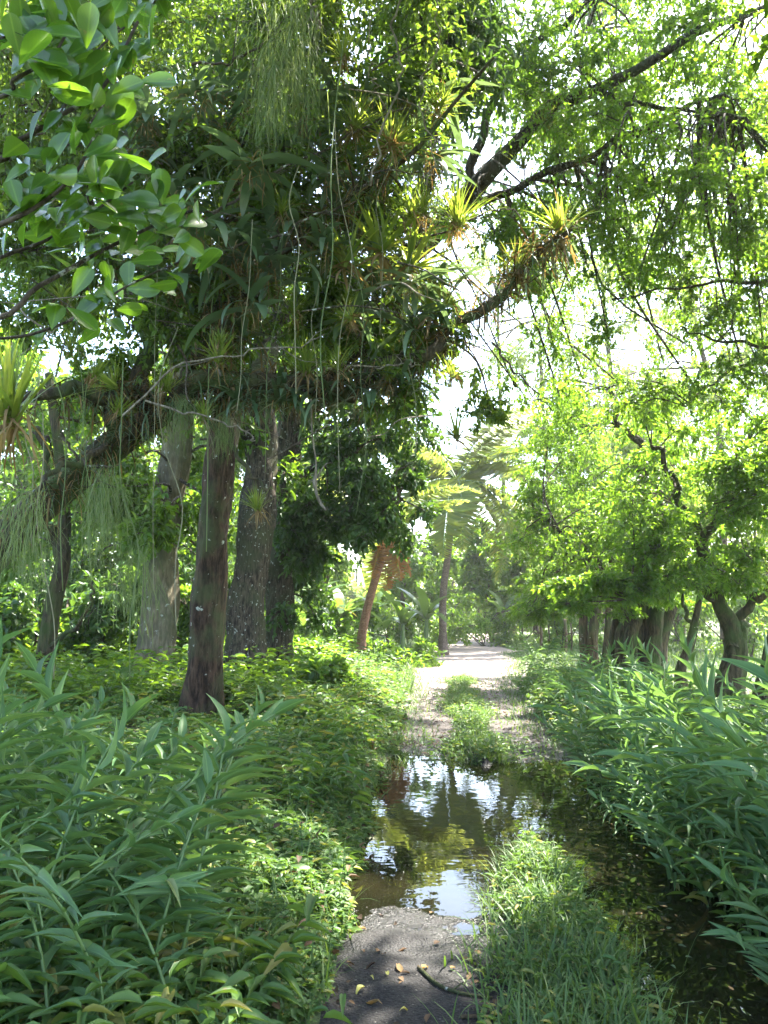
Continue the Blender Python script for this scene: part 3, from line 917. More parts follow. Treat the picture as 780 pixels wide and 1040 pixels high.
TALL = dict(len=0.2, wid=0.48, per=14, droop=0.5, hang=0.35, flat=.8, tmpl=T_TINY, twig_r=.008)
for k, (px, Y, pts_, boxes, lm, lab) in enumerate([
        (735, 36, [(735, 560), (728, 420), (700, 300), (690, 200)], [(600, 790, 170, 430, 33, 38, 44, 1.3, 24)], 'far', 'tall loose crowned tree whose pale leaves fill the sky above the leafy tree'),
        (640, 40, [(640, 560), (628, 440), (615, 330), (610, 230)], [(530, 690, 200, 430, 37, 42, 40, 1.4, 22)], 'far', 'tall loose crowned tree above the gnarled tree against the glare'),
        (800, 31, [(800, 560), (805, 400), (800, 250), (790, 100)], [(700, 820, 60, 400, 29, 33, 34, 1.2, 24)], 'far', 'tall tree beyond the edge of the photo with pale hanging twigs'),
        (565, 40, [(565, 600), (560, 520), (552, 420), (548, 350)], [(505, 610, 330, 560, 37, 43, 34, 1.4, 22)], 'far', 'slender pale tree against the brightest part of the sky'),
        (520, 48, [(520, 600), (512, 500), (508, 400), (505, 300)], [(440, 600, 190, 385, 42, 50, 34, 1.6, 20)], 'far', 'slender pale tree furthest off, seen between the mossy bough and the palm')]):
    b = gp(px, 640, Y)
    tree('tall_tree', lab, 'tree', [b] + [P(a_, c_, Y) for a_, c_ in pts_], .2, .07, M['bark_brown'], blobs=pb([z_ for bx in boxes for z_ in fill(*bx)]), spec=TALL, leafm=lm, seed=160 + k, flare=.2)

SHRUB = dict(len=0.17, wid=0.5, per=10, droop=0.2, hang=0.2, flat=.9, tmpl=T_LEAF)


def shrub(label, px, Y, ht, r, lm, seed, group=None, nb=9, spec=SHRUB, ntw=26):
    rng = np.random.default_rng(seed)
    b = gp(px, 640, Y)
    root = thing('shrub', label, 'shrub', b, group)
    mb = MB()
    sk = []
    for q in range(4):
        e = b + np.array([rng.normal() * r * .5, rng.normal() * r * .5, ht * rng.uniform(.5, .85)])
        pth = spline([b + rng.normal(size=3) * [.06, .06, 0], (b + e) / 2 + rng.normal(size=3) * .1, e], 10)
        m2 = MB()
        tube(m2, pth, np.linspace(.03, .012, 10), 6)
        m2.build('stem', M['bark_moss'], root, b)
        sk.append(pth[3:])
    bl = [(b + np.array([rng.normal() * r * .55, rng.normal() * r * .55, ht * rng.uniform(.12, .95)]), r * .5, ntw) for _ in range(nb)]
    grow_crown(mb, np.concatenate(sk), bl, spec, rng)
    mb.build('foliage', [M[lm], M['bark_twig']], root, b)
    return root


SH = [(20, 13.5, 1.9, 1.0, 'mid', 'leafy bush under the slim forked trunk'), (95, 14.5, 2.0, 1.1, 'dark', 'dark bush between the forked trunk and the ringed trunk'),
      (190, 15.5, 1.9, .9, 'mid', 'bush in the gap between the ringed and reddish trunks'), (-40, 12.5, 2.0, 1.0, 'dark', 'bush at the photo edge below the leaning limb'),
      (60, 19, 2.8, 1.5, 'bright', 'sunlit bush deep behind the forked trunk'), (150, 21, 2.6, 1.5, 'bright', 'sunlit bush deep behind the ringed trunk'),
      (225, 20, 2.6, 1.3, 'bright', 'sunlit bush deep behind the reddish trunk'), (310, 17.5, .8, .6, 'bright', 'low bright bush at the foot of the shaded tree'),
      (335, 13, .55, .5, 'bright', 'small yellow green bush sunlit on the verge'), (330, 25, 1.8, 1.2, 'bright', 'bush left of the orange palm trunk'),
      (395, 30, 1.6, 1.2, 'bright', 'bush just right of the orange palm trunk'), (440, 34, 2.0, 1.5, 'bright', 'bush below the coconut palm fronds'),
      (490, 37, 2.2, 1.6, 'mid', 'bush beside the two slim trunks past the clearing'), (530, 38, 2.2, 1.6, 'mid', 'darker bush at the far bend of the track'),
      (570, 30, 1.6, 1.2, 'bright', 'bush behind the fence posts'), (700, 30, 2.4, 1.8, 'bright', 'round bush on the far side of the meadow'),
      (760, 26, 2.2, 1.4, 'bright', 'bush across the meadow behind the leafy tree'), (640, 34, 2.6, 1.8, 'mid', 'bush far behind the gnarled trunk'),
      (420, 23, .5, 1.0, 'bright', 'low weedy mound before the clearing'), (280, 24, 2.2, 1.2, 'bright', 'bush between the shaded trunk and the grove'),
      (-10, 17, 4.6, 1.7, 'dark', 'tall dark bush behind the slim forked trunk'), (85, 18, 4.8, 1.7, 'mid', 'tall bush between the forked trunk and the ringed trunk'), (135, 17, 4.4, 1.5, 'dark', 'tall dark bush right behind the ringed trunk'),
      (195, 19, 4.8, 1.6, 'mid', 'tall bush filling the gap beside the reddish trunk'), (235, 22, 5.2, 1.7, 'dark', 'tall dark bush behind the reddish and lichen trunks'), (30, 23, 5.5, 2.0, 'mid', 'tallest bush deep in the grove')]
for k, (px, Y, ht, r, lm, lab) in enumerate(SH):
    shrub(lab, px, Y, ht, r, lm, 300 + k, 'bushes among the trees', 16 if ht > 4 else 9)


# the closed forest edge that shuts the view far off
mb = MB()
rng = np.random.default_rng(77)
sk, bl = [], []
for q in range(95):
    x, y = rng.uniform(-55, 70), rng.uniform(62, 85)
    z0 = float(H(x, y))
    hgt = rng.uniform(3.5, 8)
    tube(mb, spline([np.array([x, y, z0]), np.array([x + rng.normal() * .5, y, z0 + hgt * .8])], 5), [.2, .18, .15, .12, .08], 6, 1)
    for r_ in range(4):
        bl.append((np.array([x + rng.normal() * 2, y + rng.normal() * 1.5, z0 + hgt * rng.uniform(.1, 1)]), 2.0, 26))
        sk.append(np.array([[x, y, z0 + hgt * .5]]))
grow_crown(mb, np.concatenate(sk), bl, dict(len=0.6, wid=.6, per=9, droop=.2, flat=.9, tmpl=T_TINY, twig_r=.02), rng)
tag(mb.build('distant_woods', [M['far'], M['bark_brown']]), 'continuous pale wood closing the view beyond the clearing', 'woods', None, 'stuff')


# ------------------------------------------------------------------ palms and bananas
def frond_mesh(L, leafl, nleaf, droop, rng, mat_leaf, mat_rib, wl=.045):
    mb = MB()
    t = np.linspace(0, 1, 14)
    th = 0.35 + droop * t
    x = np.concatenate([[0], np.cumsum(np.sin((th[1:] + th[:-1]) / 2) * L / 13)])
    z = np.concatenate([[0], np.cumsum(np.cos((th[1:] + th[:-1]) / 2) * L / 13)])
    p = np.stack([x, 0 * x, z], -1)
    tube(mb, p, np.linspace(.03, .006, 14), 5, 1)
    u = np.linspace(.14, .99, nleaf)
    for sgn in (-1, 1):
        q = np.stack([ip(u, t, x), 0 * u, ip(u, t, z)], -1)
        tg = nrm(np.stack([np.gradient(q[:, 0]), 0 * u, np.gradient(q[:, 2])], -1))
        ll = leafl * np.sin(PI * (0.15 + 0.8 * u)) * rng.uniform(.85, 1.1, nleaf)
        d = tg * .55 + np.array([0, sgn, 0]) * .75 - UPV * rng.uniform(.35, .75, (nleaf, 1))
        upv = np.cross(d, tg) * sgn + rng.normal(size=(nleaf, 3)) * .1
        leaves(mb, q, d + rng.normal(size=d.shape) * .06, upv, ll, wl, T_LONG, 0)
    return mb


def palm(label, base, top, r, nf, L, seed, bark, dead=0, leafl=.95, tilt=(0.2, 1.75)):
    rng = np.random.default_rng(seed)
    b, tp = np.asarray(base, float), np.asarray(top, float)
    root = thing('coconut_palm', label, 'palm', b)
    mb, p = trunk_mesh([b, b * .65 + tp * .35 + np.array([-.15, 0, 0]), tp], r, r * .75, 12, 40, .06, .5, seed)
    mb.build('trunk', bark, root, b)
    protos = [frond_mesh(L, leafl, 58, dr, rng, 0, 1) for dr in (1.1, 1.4, 1.8)]
    me = []
    for k in range(nf + dead):
        if k < nf:
            v = k % 3
            if len(me) <= v:
                o = protos[v].build('frond', [M['palm'], M['stem']], root)
                me.append(o)
            else:
                o = me[v].copy()
                C.objects.link(o)
                o.parent = root
            tl = rng.uniform(*tilt)
        else:
            o = frond_mesh(L * .5, .42, 40, .9, rng, 0, 1, .022).build('dead_frond', [M['orange'], M['orange']], root)
            o['label'] = 'withered orange frond hanging down'
            tl = rng.uniform(2.1, 2.7)
        o.location = tuple(tp - b)
        o.rotation_euler = Euler((0, tl - .35, k * 2.4 + rng.normal() * .2), 'XYZ')
        o.scale = (rng.uniform(.85, 1.1),) * 3
    return root


palm('tall coconut palm with glossy sunlit fronds above the clearing', gp(450, 640, 29), P(464, 488, 29), .15, 20, 4.8, 41, M['bark_palm'], tilt=(.2, 1.85))
palm('leaning palm with orange trunk and withered orange fronds', gp(366, 668, 23), P(394, 545, 23), .14, 10, 3.2, 43, M['bark_orange'], dead=5, leafl=.6)
palm('palm deeper in the grove behind the dark leaved branch', gp(300, 640, 30), P(296, 500, 30), .15, 11, 3.4, 45, M['bark_palm'])


def banana(label, px, Y, ht, seed, yellow=False):
    rng = np.random.default_rng(seed)
    b = gp(px, 650, Y)
    root = thing('banana_plant', label, 'banana plant', b, 'banana plants at the clearing')
    mb = MB()
    tube(mb, spline([b, b + np.array([.05, 0, ht * .55])], 8), np.linspace(.11, .06, 8), 9)
    mb.build('stem', M['stem'], root, b)
    for k in range(10):
        mb = MB()
        az = np.array([k * 2.4 + rng.normal() * .4])
        blades(mb, (b + np.array([.05, 0, ht * .5]))[None], az, np.array([rng.uniform(.05, 1.0)]), np.array([rng.uniform(.7, 2.0)]), np.array([ht * rng.uniform(.5, .8)]), np.array([rng.uniform(.26, .38)]), 10, 0, 'paddle')
        o = mb.build('leaf', M['yellow'] if yellow and k < 2 else M['banana'], root, b)
        if yellow and k < 2:
            o['label'] = 'yellowing banana leaf'
    return root


for k, a in enumerate([('banana plant with yellowing leaves behind the shaded trunk', 312, 23, 2.6, True), ('banana plant left of the leaning orange palm', 345, 25, 2.4, False),
                       ('banana plant right of the leaning orange palm', 408, 27, 2.2, False), ('banana plant under the tall coconut palm', 432, 29, 2.6, False),
                       ('banana plant deep behind the orange palm trunk', 378, 31, 3.0, False), ('banana plant beside the slim trunks at the clearing', 512, 38, 2.6, False)]):
    banana(a[0], a[1], a[2], a[3], 500 + k, a[4])

# fence posts on the right of the far track
for k, (px, Y, ht, lab) in enumerate([(549, 27, 1.35, 'weathered wooden post with a leafy knob on top'), (574, 26, 1.2, 'plain weathered post nearest the slim stems'), (557, 30, 1.2, 'thin weathered post just behind the knobbed one'),
                                      (580, 29, 1.1, 'thin weathered post behind the plain one')]):
    b = gp(px, 660, Y)
    root = thing('fence_post', lab, 'post', b, 'posts beside the far track')
    mb = MB()
    tube(mb, spline([b, b + np.array([.04, 0, ht * .5]), b + np.array([.02, 0, ht])], 8), np.linspace(.055, .045, 8) * (1 if k < 2 else .7), 8, 0, .2, k)
    mb.build('shaft', M['bark_brown'], root, b)
    if k == 0:
        mb = MB()
        rg = np.random.default_rng(4)
        pp = b + np.array([0, 0, ht]) + rdir(rg, 160) * rg.uniform(0, .2, (160, 1))
        leaves(mb, pp, rdir(rg, 160), UPV + rdir(rg, 160) * .5, .13, .07, T_LEAF)
        mb.build('foliage', M['dark'], root, b)

# ------------------------------------------------------------------ glossy foreground branches
rng = np.random.default_rng(21)
cl_b = np.array([-3.2, 2.6, .25])
cl = thing('glossy_leaf_tree', 'near tree with thick round glossy leaves reaching in at the top corner', 'tree', cl_b)
mb, cp = trunk_mesh([cl_b, cl_b + np.array([.1, 0, 1.5]), cl_b + np.array([.3, .1, 3.2]), cl_b + np.array([.2, .2, 5])], .1, .06, 12, 30, .1, .3, 3)
mb.build('trunk', M['bark_brown'], cl, cl_b)
clb = [([np.array([-2.95, 2.7, 3.0]), P(-40, 170, 2.5), P(10, 148, 2.4), P(60, 118, 2.35), P(105, 88, 2.3), P(140, 22, 2.3)], .02),
       ([np.array([-2.9, 2.7, 2.8]), P(-60, 250, 2.5), P(0, 228, 2.4), P(40, 208, 2.4), P(75, 178, 2.35), P(95, 140, 2.35)], .018),
       ([np.array([-2.95, 2.7, 2.7]), P(-50, 330, 2.7), P(40, 290, 2.7), P(90, 262, 2.75), P(150, 232, 2.8), P(200, 212, 2.85)], .018),
       ([np.array([-2.9, 2.7, 3.3]), P(-50, 60, 2.4), P(0, 40, 2.3), P(40, 20, 2.3), P(80, -20, 2.3)], .018),
       ([np.array([-2.95, 2.7, 2.6]), P(-60, 300, 2.6), P(0, 262, 2.6), P(45, 245, 2.6), P(95, 215, 2.6), P(135, 185, 2.6)], .014),
       ([np.array([-2.9, 2.7, 2.55]), P(-40, 345, 3.0), P(60, 330, 3.0), P(130, 290, 3.1), P(190, 262, 3.1)], .012),
       ([np.array([-2.95, 2.7, 3.1]), P(-40, 110, 2.3), P(15, 80, 2.2), P(50, 60, 2.2), P(70, 30, 2.2)], .014),
       ([P(60, 118, 2.35), P(100, 50, 2.5), P(150, 10, 2.6), P(170, -20, 2.6)], .008)]
mbl = MB()
for pth, r in clb:
    mb = MB()
    q = spline(pth, 26)
    tube(mb, q, np.linspace(r * .6, r * .25, 26), 6, 0, .1, 3)
    mb.build('bough', M['bark_twig'], cl, cl_b)
    n = 34
    u = rng.uniform(.38, 1, n) ** .7
    ii = np.clip((u * 25).astype(int), 1, 25)
    base = q[ii] + rng.normal(size=(n, 3)) * .02
    # leaves stand in small whorls on short side shoots
    tgt = nrm(q[ii] - q[ii - 1])
    for w_ in range(3):
        bb = base + rng.normal(size=(n, 3)) * np.array([.05, .06, .05])
        d = tgt * .35 + rdir(rng, n) * .7 + UPV * .35 + np.array([.15, 0, 0])
        up = UPV * .35 - np.array([0, 1, 0]) * .75 + rng.normal(size=(n, 3)) * .45
        L = rng.uniform(.085, .15, n)
        keep = rng.random(n) < .45
        leaves(mbl, bb[keep], d[keep], up[keep], L[keep], L[keep] * .56, T_OBOV)
mbl.build('foliage', M['clusia'], cl, cl_b)

# ------------------------------------------------------------------ epiphytes
BROM_G, STRAP_G, VINE_G = 'bromeliads growing on the boughs', 'strap leaved plants hanging from the boughs', 'thin vines hanging from the canopy'


def bromeliad(kind, seed):
    rng = np.random.default_rng(seed)
    root = thing('bromeliad', None, 'bromeliad', (0, 0, -50), BROM_G)
    n, L, W, tl, bd = {'spiky': (85, .3, .011, 1.15, .6), 'broad': (26, .42, .036, 1.0, .9), 'small': (50, .2, .009, 1.2, .5)}[kind]
    mb = MB()
    blades(mb, rng.normal(size=(n, 3)) * .012, rng.uniform(0, 2 * PI, n), rng.uniform(.05, tl, n), rng.uniform(.1, bd, n), L * rng.uniform(.6, 1.1, n), W, 5, 0, 'taper')
    mb.build('leaves', M['brom'], root)
    mb = MB()
    m = n // 3
    blades(mb, rng.normal(size=(m, 3)) * .02, rng.uniform(0, 2 * PI, m), rng.uniform(1.6, 2.3, m), rng.uniform(.4, 1.1, m), L * rng.uniform(.5, .9, m), W * .9, 4, 0, 'taper')
    mb.build('dead_leaves', M['dead'], root)
    return root


first = {}


def put(kind, maker, loc, rot, sc, label, group=None):
    """The first of a kind is moved into place, later ones are copies of it."""
    if kind not in first:
        o = first[kind] = maker()
        o.location = tuple(float(a) for a in loc)
        o.rotation_euler = rot
        o.scale = (sc,) * 3
        o['label'] = label
        if group:
            o['group'] = group
        return o
    return dup(first[kind], loc, rot, sc, label, group)


BR = [(310, 378, 6.2, 'spiky', 1.25, 'spiky bright green bromeliad standing on the thick mossy bough, dry leaves below'), (360, 130, 6.0, 'spiky', 1.25, 'large yellow green bromeliad nearest the hanging cactus strands'),
      (396, 148, 6.0, 'spiky', 1.2, 'yellow green bromeliad with dry skirt right of the large one'), (350, 60, 6.0, 'spiky', 1.2, 'yellow green bromeliad highest beside the hanging cactus strands'),
      (465, 228, 6.3, 'spiky', 1.2, 'bromeliad with reddish dry skirt where the thin branch meets the mass'), (430, 218, 6.3, 'spiky', 1.0, 'pale spiky bromeliad just left of the dry skirted one'),
      (524, 275, 6.5, 'spiky', 1.15, 'tufted bromeliad on the rising end of the mossy bough, lower of two'), (570, 240, 6.5, 'broad', .95, 'broad leaved bromeliad on the bough tip against the sky'),
      (10, 425, 4.6, 'spiky', 1.9, 'large dark spiky bromeliad hanging at the photo edge'), (222, 366, 6.0, 'small', 1.3, 'small bromeliad on a bare pale twig'), (262, 518, 6.2, 'spiky', 1.0, 'bromeliad low in front of the lichen trunk on a thin drooping branch'),
      (345, 375, 6.1, 'small', 1.2, 'small bromeliad right beside the spiky green one'), (385, 255, 6.2, 'broad', 1.2, 'broad leaved bromeliad in the middle of the hanging mass'), (350, 270, 6.1, 'broad', 1.1, 'broad leaved bromeliad with upright leaves left of the middle one'),
      (415, 275, 6.3, 'broad', 1.1, 'broad leaved bromeliad right of the middle one'), (440, 320, 6.4, 'broad', 1.2, 'broad leaved bromeliad over the thick bough'), (395, 385, 6.3, 'small', 1.4, 'small dry bromeliad at the end of the thick bough'),
      (208, 425, 6.2, 'small', 1.2, 'small bromeliad before the reddish trunk'), (96, 382, 6.0, 'small', 1.2, 'small bromeliad with brown skirt on the low side branch'), (465, 445, 9.5, 'broad', 1.2, 'bromeliad with long brown skirt high in front of the palm fronds'),
      (120, 420, 6.2, 'small', 1.0, 'tiny bromeliad on the knot of the leaning limb'), (300, 320, 6.2, 'small', 1.3, 'small bromeliad above the spiky green one'), (530, 170, 9.6, 'small', 1.6, 'small bromeliad sitting on the high slanting bough'),
      (555, 130, 9.8, 'small', 1.5, 'small bromeliad higher up the slanting bough'), (590, 165, 9.8, 'small', 1.2, 'small tuft on the thinner slanting branch')]
rng = np.random.default_rng(31)
for px, py, Y, kd, s, lab in BR:
    put(kd, lambda: bromeliad(kd, {'spiky': 61, 'broad': 62, 'small': 63}[kd]), P(px, py, Y), (rng.normal() * .25, rng.normal() * .25, rng.uniform(0, 6)), s * rng.uniform(.75, 1.2), lab)


def straps(seed, n, L, W):
    rng = np.random.default_rng(seed)
    root = thing('strap_plant', None, 'epiphyte', (0, 0, -50), STRAP_G)
    mb = MB()
    blades(mb, rng.normal(size=(n, 3)) * .05, rng.uniform(0, 2 * PI, n), rng.uniform(.5, 1.8, n), rng.uniform(.8, 1.9, n) , L * rng.uniform(.5, 1.1, n), W * rng.uniform(.7, 1.2, n), 8, 0, 'strap')
    mb.build('leaves', M['strap'], root)
    mb = MB()
    m = 30
    blades(mb, rng.normal(size=(m, 3)) * .06, rng.uniform(0, 2 * PI, m), rng.uniform(1.4, 2.6, m), rng.uniform(.4, 1.4, m), rng.uniform(.1, .3, m), .008, 4, 0, 'taper')
    mb.build('dead_leaves', M['dead'], root)
    return root


ST = [(255, 170, 5.6, 'a', 1.2, 'plant with the broadest blue grey strap leaf hanging high'), (200, 240, 5.8, 'a', 1.1, 'strap plant left of the broadest blue grey leaf'), (240, 250, 6.0, 'b', 1.2, 'strap plant below the broadest blue grey leaf'),
      (270, 270, 6.0, 'a', 1.0, 'strap plant in the dark middle of the mass'), (180, 200, 6.0, 'b', 1.1, 'strap plant behind the glossy leaves'), (330, 250, 6.0, 'b', 1.0, 'strap plant beside the upright broad bromeliad'),
      (300, 230, 6.1, 'a', 1.0, 'strap plant under the thin crossing branch'), (360, 320, 6.2, 'a', 1.0, 'strap plant above the thick mossy bough'), (420, 330, 6.3, 'b', 1.1, 'strap plant over the end of the thick bough'),
      (290, 405, 6.5, 'c', 1.0, 'dark fringe of straps under the thick bough, first from the trunk'), (330, 405, 6.5, 'c', 1.1, 'dark fringe of straps under the middle of the thick bough'), (372, 400, 6.45, 'c', 1.1, 'dark fringe of straps under the far part of the thick bough'),
      (410, 395, 6.4, 'c', 1.0, 'dark fringe of straps at the end of the thick bough'), (225, 130, 6.2, 'b', 1.2, 'strap plant high beside the hanging cactus strands'), (180, 290, 6.3, 'a', 1.0, 'strap plant above the leaning limb'),
      (455, 290, 6.4, 'b', 1.0, 'strap plant beside the rising bough end'), (150, 130, 6.4, 'b', 1.2, 'strap plant behind the uppermost glossy leaves'), (250, 410, 6.5, 'c', .9, 'dark fringe of straps in front of the lichen trunk')]
for px, py, Y, kd, s, lab in ST:
    put('strap' + kd, lambda: straps(*{'a': (71, 11, .62, .075), 'b': (72, 16, .5, .05), 'c': (73, 26, .5, .045)}[kd]), P(px, py, Y), (0, 0, rng.uniform(0, 6)), s, lab)


def cactus(seed, n, L, spread):
    rng = np.random.default_rng(seed)
    root = thing('hanging_cactus', None, 'epiphyte', (0, 0, -50), 'hanging curtains of thin green strands')
    mb = MB()
    b = rng.normal(size=(n, 3)) * np.array([spread, spread * .6, .06])
    for lay in range(3):
        blades(mb, b, rng.uniform(0, 2 * PI, n), rng.uniform(2.2, 2.9, n), rng.uniform(.1, .9, n), L * rng.uniform(.25, .8, n) / (1 + lay * .4), .0045, 6, 0, 'even')
        b = b - np.array([0, 0, L * .25]) + rng.normal(size=(n, 3)) * np.array([spread * .3, spread * .3, .08])
    mb.build('foliage', M['moss'], root)
    return root


for px, py, Y, s, lab in [(295, 0, 5.6, 1.2, 'long pale curtain of hanging cactus strands at the top'), (275, 60, 5.7, 1.0, 'second curtain of cactus strands below the long pale one'), (110, 480, 6.2, .9, 'wispy green curtain hanging from the leaning limb'),
                          (130, 560, 6.4, .8, 'lower wispy curtain in front of the ringed trunk'), (20, 500, 5.0, .8, 'curtain of strands under the big dark bromeliad'), (228, 425, 6.3, .4, 'short tuft of strands before the reddish trunk'), (185, 405, 6.3, .5, 'curtain of strands beside the reddish trunk top')]:
    put('cactus', lambda: cactus(81, 95, .9, .13), P(px, py, Y), (0, 0, rng.uniform(0, 6)), s, lab)

# vines: each hangs from the canopy on its own
VN = [(132, 370, 690, 5.6), (30, 360, 560, 5.2), (12, 300, 570, 5.0), (52, 420, 690, 5.8), (100, 200, 640, 6), (155, 180, 600, 6.2), (330, 30, 420, 5.4), (345, 120, 500, 5.6), (362, 180, 520, 5.8), (300, 150, 400, 5.6), (270, 200, 480, 5.9), (240, 220, 420, 5.6),
      (210, 160, 560, 6.1), (385, 120, 340, 6), (80, 150, 470, 5.8), (180, 330, 640, 6.3), (145, 420, 660, 6.4), (420, 180, 460, 6.2), (65, 300, 600, 6.0), (318, 200, 420, 6.0)]
for k, (px, y0, y1, Y) in enumerate(VN):
    rg = np.random.default_rng(600 + k)
    a, b = P(px + rg.normal() * 8, y0, Y), P(px, y1, Y)
    pts = [a * (1 - t) + b * t + np.array([rg.normal() * .07, rg.normal() * .07, 0]) * (1.15 - t) for t in np.linspace(0, 1, 6)]
    mb = MB()
    tube(mb, spline(pts, 24), .0025 if k % 3 else .004, 4)
    tag(mb.build('hanging_vine', M['vine'] if k % 2 else M['moss'], None, a), 'thin vine hanging straight down from the canopy on the trunk side', 'vine', VINE_G)
for k, (pts, r, lab) in enumerate([([(408, -10), (398, 40), (408, 80), (388, 130), (380, 190)], .011, 'pale twisted woody vine at the top near the sky gap'), ([(440, -10), (446, 40), (428, 90), (440, 150), (436, 190)], .008, 'thinner pale vine right of the twisted woody one'),
                                   ([(322, -10), (318, 14), (326, 24)], .014, 'short bleached stub of vine at the very top'), ([(384, -10), (376, 60), (390, 110)], .007, 'thin kinked vine left of the twisted woody one')]):
    q = spline([P(a, b, 5.6 + .1 * k) for a, b in pts], 40)
    q = q + np.stack([vnoise(np.arange(40) * .5 + 7 * k, np.arange(40) * 0 + c, c) for c in (1, 2, 3)], -1) * .07
    r *= .7
    mb = MB()
    tube(mb, q, r, 6, 0, .2, k)
    tag(mb.build('woody_vine', M['bark_white'], None, q[0]), lab, 'vine')
# the dangling root with a swollen knot and hooked tip
q = spline([P(316, 405, 6.3), P(317, 440, 6.3), P(321, 470, 6.3), P(320, 492, 6.3), P(324, 508, 6.3), P(331, 518, 6.3)], 26)
root = thing('aerial_root', 'dangling pale root with a swollen knot and hooked tip below the thick bough', 'root', q[0])
mb = MB()
tube(mb, q, ip(np.linspace(0, 1, 26), [0, .45, .58, .68, .8, 1], [.006, .007, .02, .011, .013, .008]), 8, 0, .15, 2)
mb.build('shaft', M['bark_white'], root, q[0])
mb = MB()
tube(mb, spline([q[14], P(330, 472, 6.3), P(338, 470, 6.3)], 8), np.linspace(.008, .003, 8), 5)
mb.build('side_twig', M['bark_white'], root, q[0])
# the rest of the tangle
rg = np.random.default_rng(91)
for k in range(26):
    put('small', lambda: bromeliad('small', 63), P(rg.uniform(60, 470), rg.uniform(90, 400), rg.uniform(5.8, 7)), (rg.normal() * .4, rg.normal() * .4, rg.uniform(0, 6)), rg.uniform(.8, 1.5), 'small tufted bromeliad among the tangle of leaves over the thick bough', 'small bromeliads in the tangle')
for k in range(34):
    kd = 'ab'[k % 2]
    put('strap' + kd, None, P(rg.uniform(120, 460), rg.uniform(90, 350), rg.uniform(5.8, 7)), (0, 0, rg.uniform(0, 6)), rg.uniform(.7, 1.15), 'strap leaved plant deep in the tangle above the thick bough', 'strap plants in the tangle')
for k in range(46):
    a_ = np.array([rg.uniform(20, 440), rg.uniform(60, 430)])
    an, ln = rg.normal() * .7 + (PI if rg.random() < .4 else 0), rg.uniform(50, 170)
    pts = [a_ + np.array([math.cos(an), -math.sin(an) * .6 + .25 * t]) * ln * t for t in (0, .35, .7, 1)]
    Y_ = rg.uniform(5.6, 6.8)
    q = spline([P(a, b, Y_ + rg.normal() * .1) + rg.normal(size=3) * .03 for a, b in pts], 20)
    mb = MB()
    tube(mb, q, np.linspace(rg.uniform(.005, .011), .002, 20), 5, 0, .2, k)
    tag(mb.build('bare_branchlet', M['bark_twig'] if k % 4 else M['bark_white'], None, q[0]), 'thin bare branchlet in the tangle of epiphytes', 'twig', 'bare branchlets in the tangle')
# bare twigs across the mass
TW = [([(120, 425), (180, 375), (250, 358), (300, 352), (330, 340)], .01, 'bleached bare twig sweeping across the mass below the middle'), ([(200, 265), (280, 240), (330, 215), (365, 205)], .012, 'dark bare twig crossing the strap leaves'),
      ([(150, 268), (240, 200), (330, 150), (410, 110)], .014, 'long dark twig rising behind the strap leaves'), ([(195, 68), (240, 62), (270, 40), (300, 10)], .012, 'grey forked twig near the top'),
      ([(150, 410), (230, 430), (262, 448)], .01, 'bleached twig end before the reddish trunk'), ([(330, 375), (390, 372), (430, 371)], .009, 'thin bleached twig along the thick bough'), ([(60, 440), (85, 470), (115, 496)], .014, 'dark drooping twig under the leaning limb'),
      ([(330, 280), (375, 300), (410, 330)], .009, 'thin twig slanting down to the bough'), ([(500, 350), (540, 395), (560, 415)], .011, 'thin drooping twig against the bright gap'), ([(430, 245), (500, 215), (530, 215)], .01, 'thin bent twig by the dry skirted bromeliad')]
for k, (pts, r, lab) in enumerate(TW):
    q = spline([P(a, b, 5.9 + .05 * k) for a, b in pts], 26)
    q = q + np.stack([vnoise(np.arange(26) * .6 + k, np.arange(26) * 0 + c, c) for c in (1, 2, 3)], -1) * .05
    root = thing('bare_twig', lab, 'twig', q[0], 'bare twigs caught in the boughs')
    mb = MB()
    tube(mb, q, np.linspace(r, r * .4, 26), 6, 0, .2, k)
    mb.build('shaft', M['bark_white'] if 'bleach' in lab else M['bark_twig'], root, q[0])
    rg = np.random.default_rng(k)
    for s_ in range(4):
        i0 = rg.integers(6, 24)
        e = q[i0] + (q[min(i0 + 1, 25)] - q[i0 - 1]) * 2 + rg.normal(size=3) * .12
        mb = MB()
        tube(mb, spline([q[i0], (q[i0] + e) / 2 + rg.normal(size=3) * .02, e], 8), np.linspace(r * .5, r * .2, 8), 4)
        mb.build('side_twig', M['bark_white'] if 'bleach' in lab else M['bark_twig'], root, q[0])


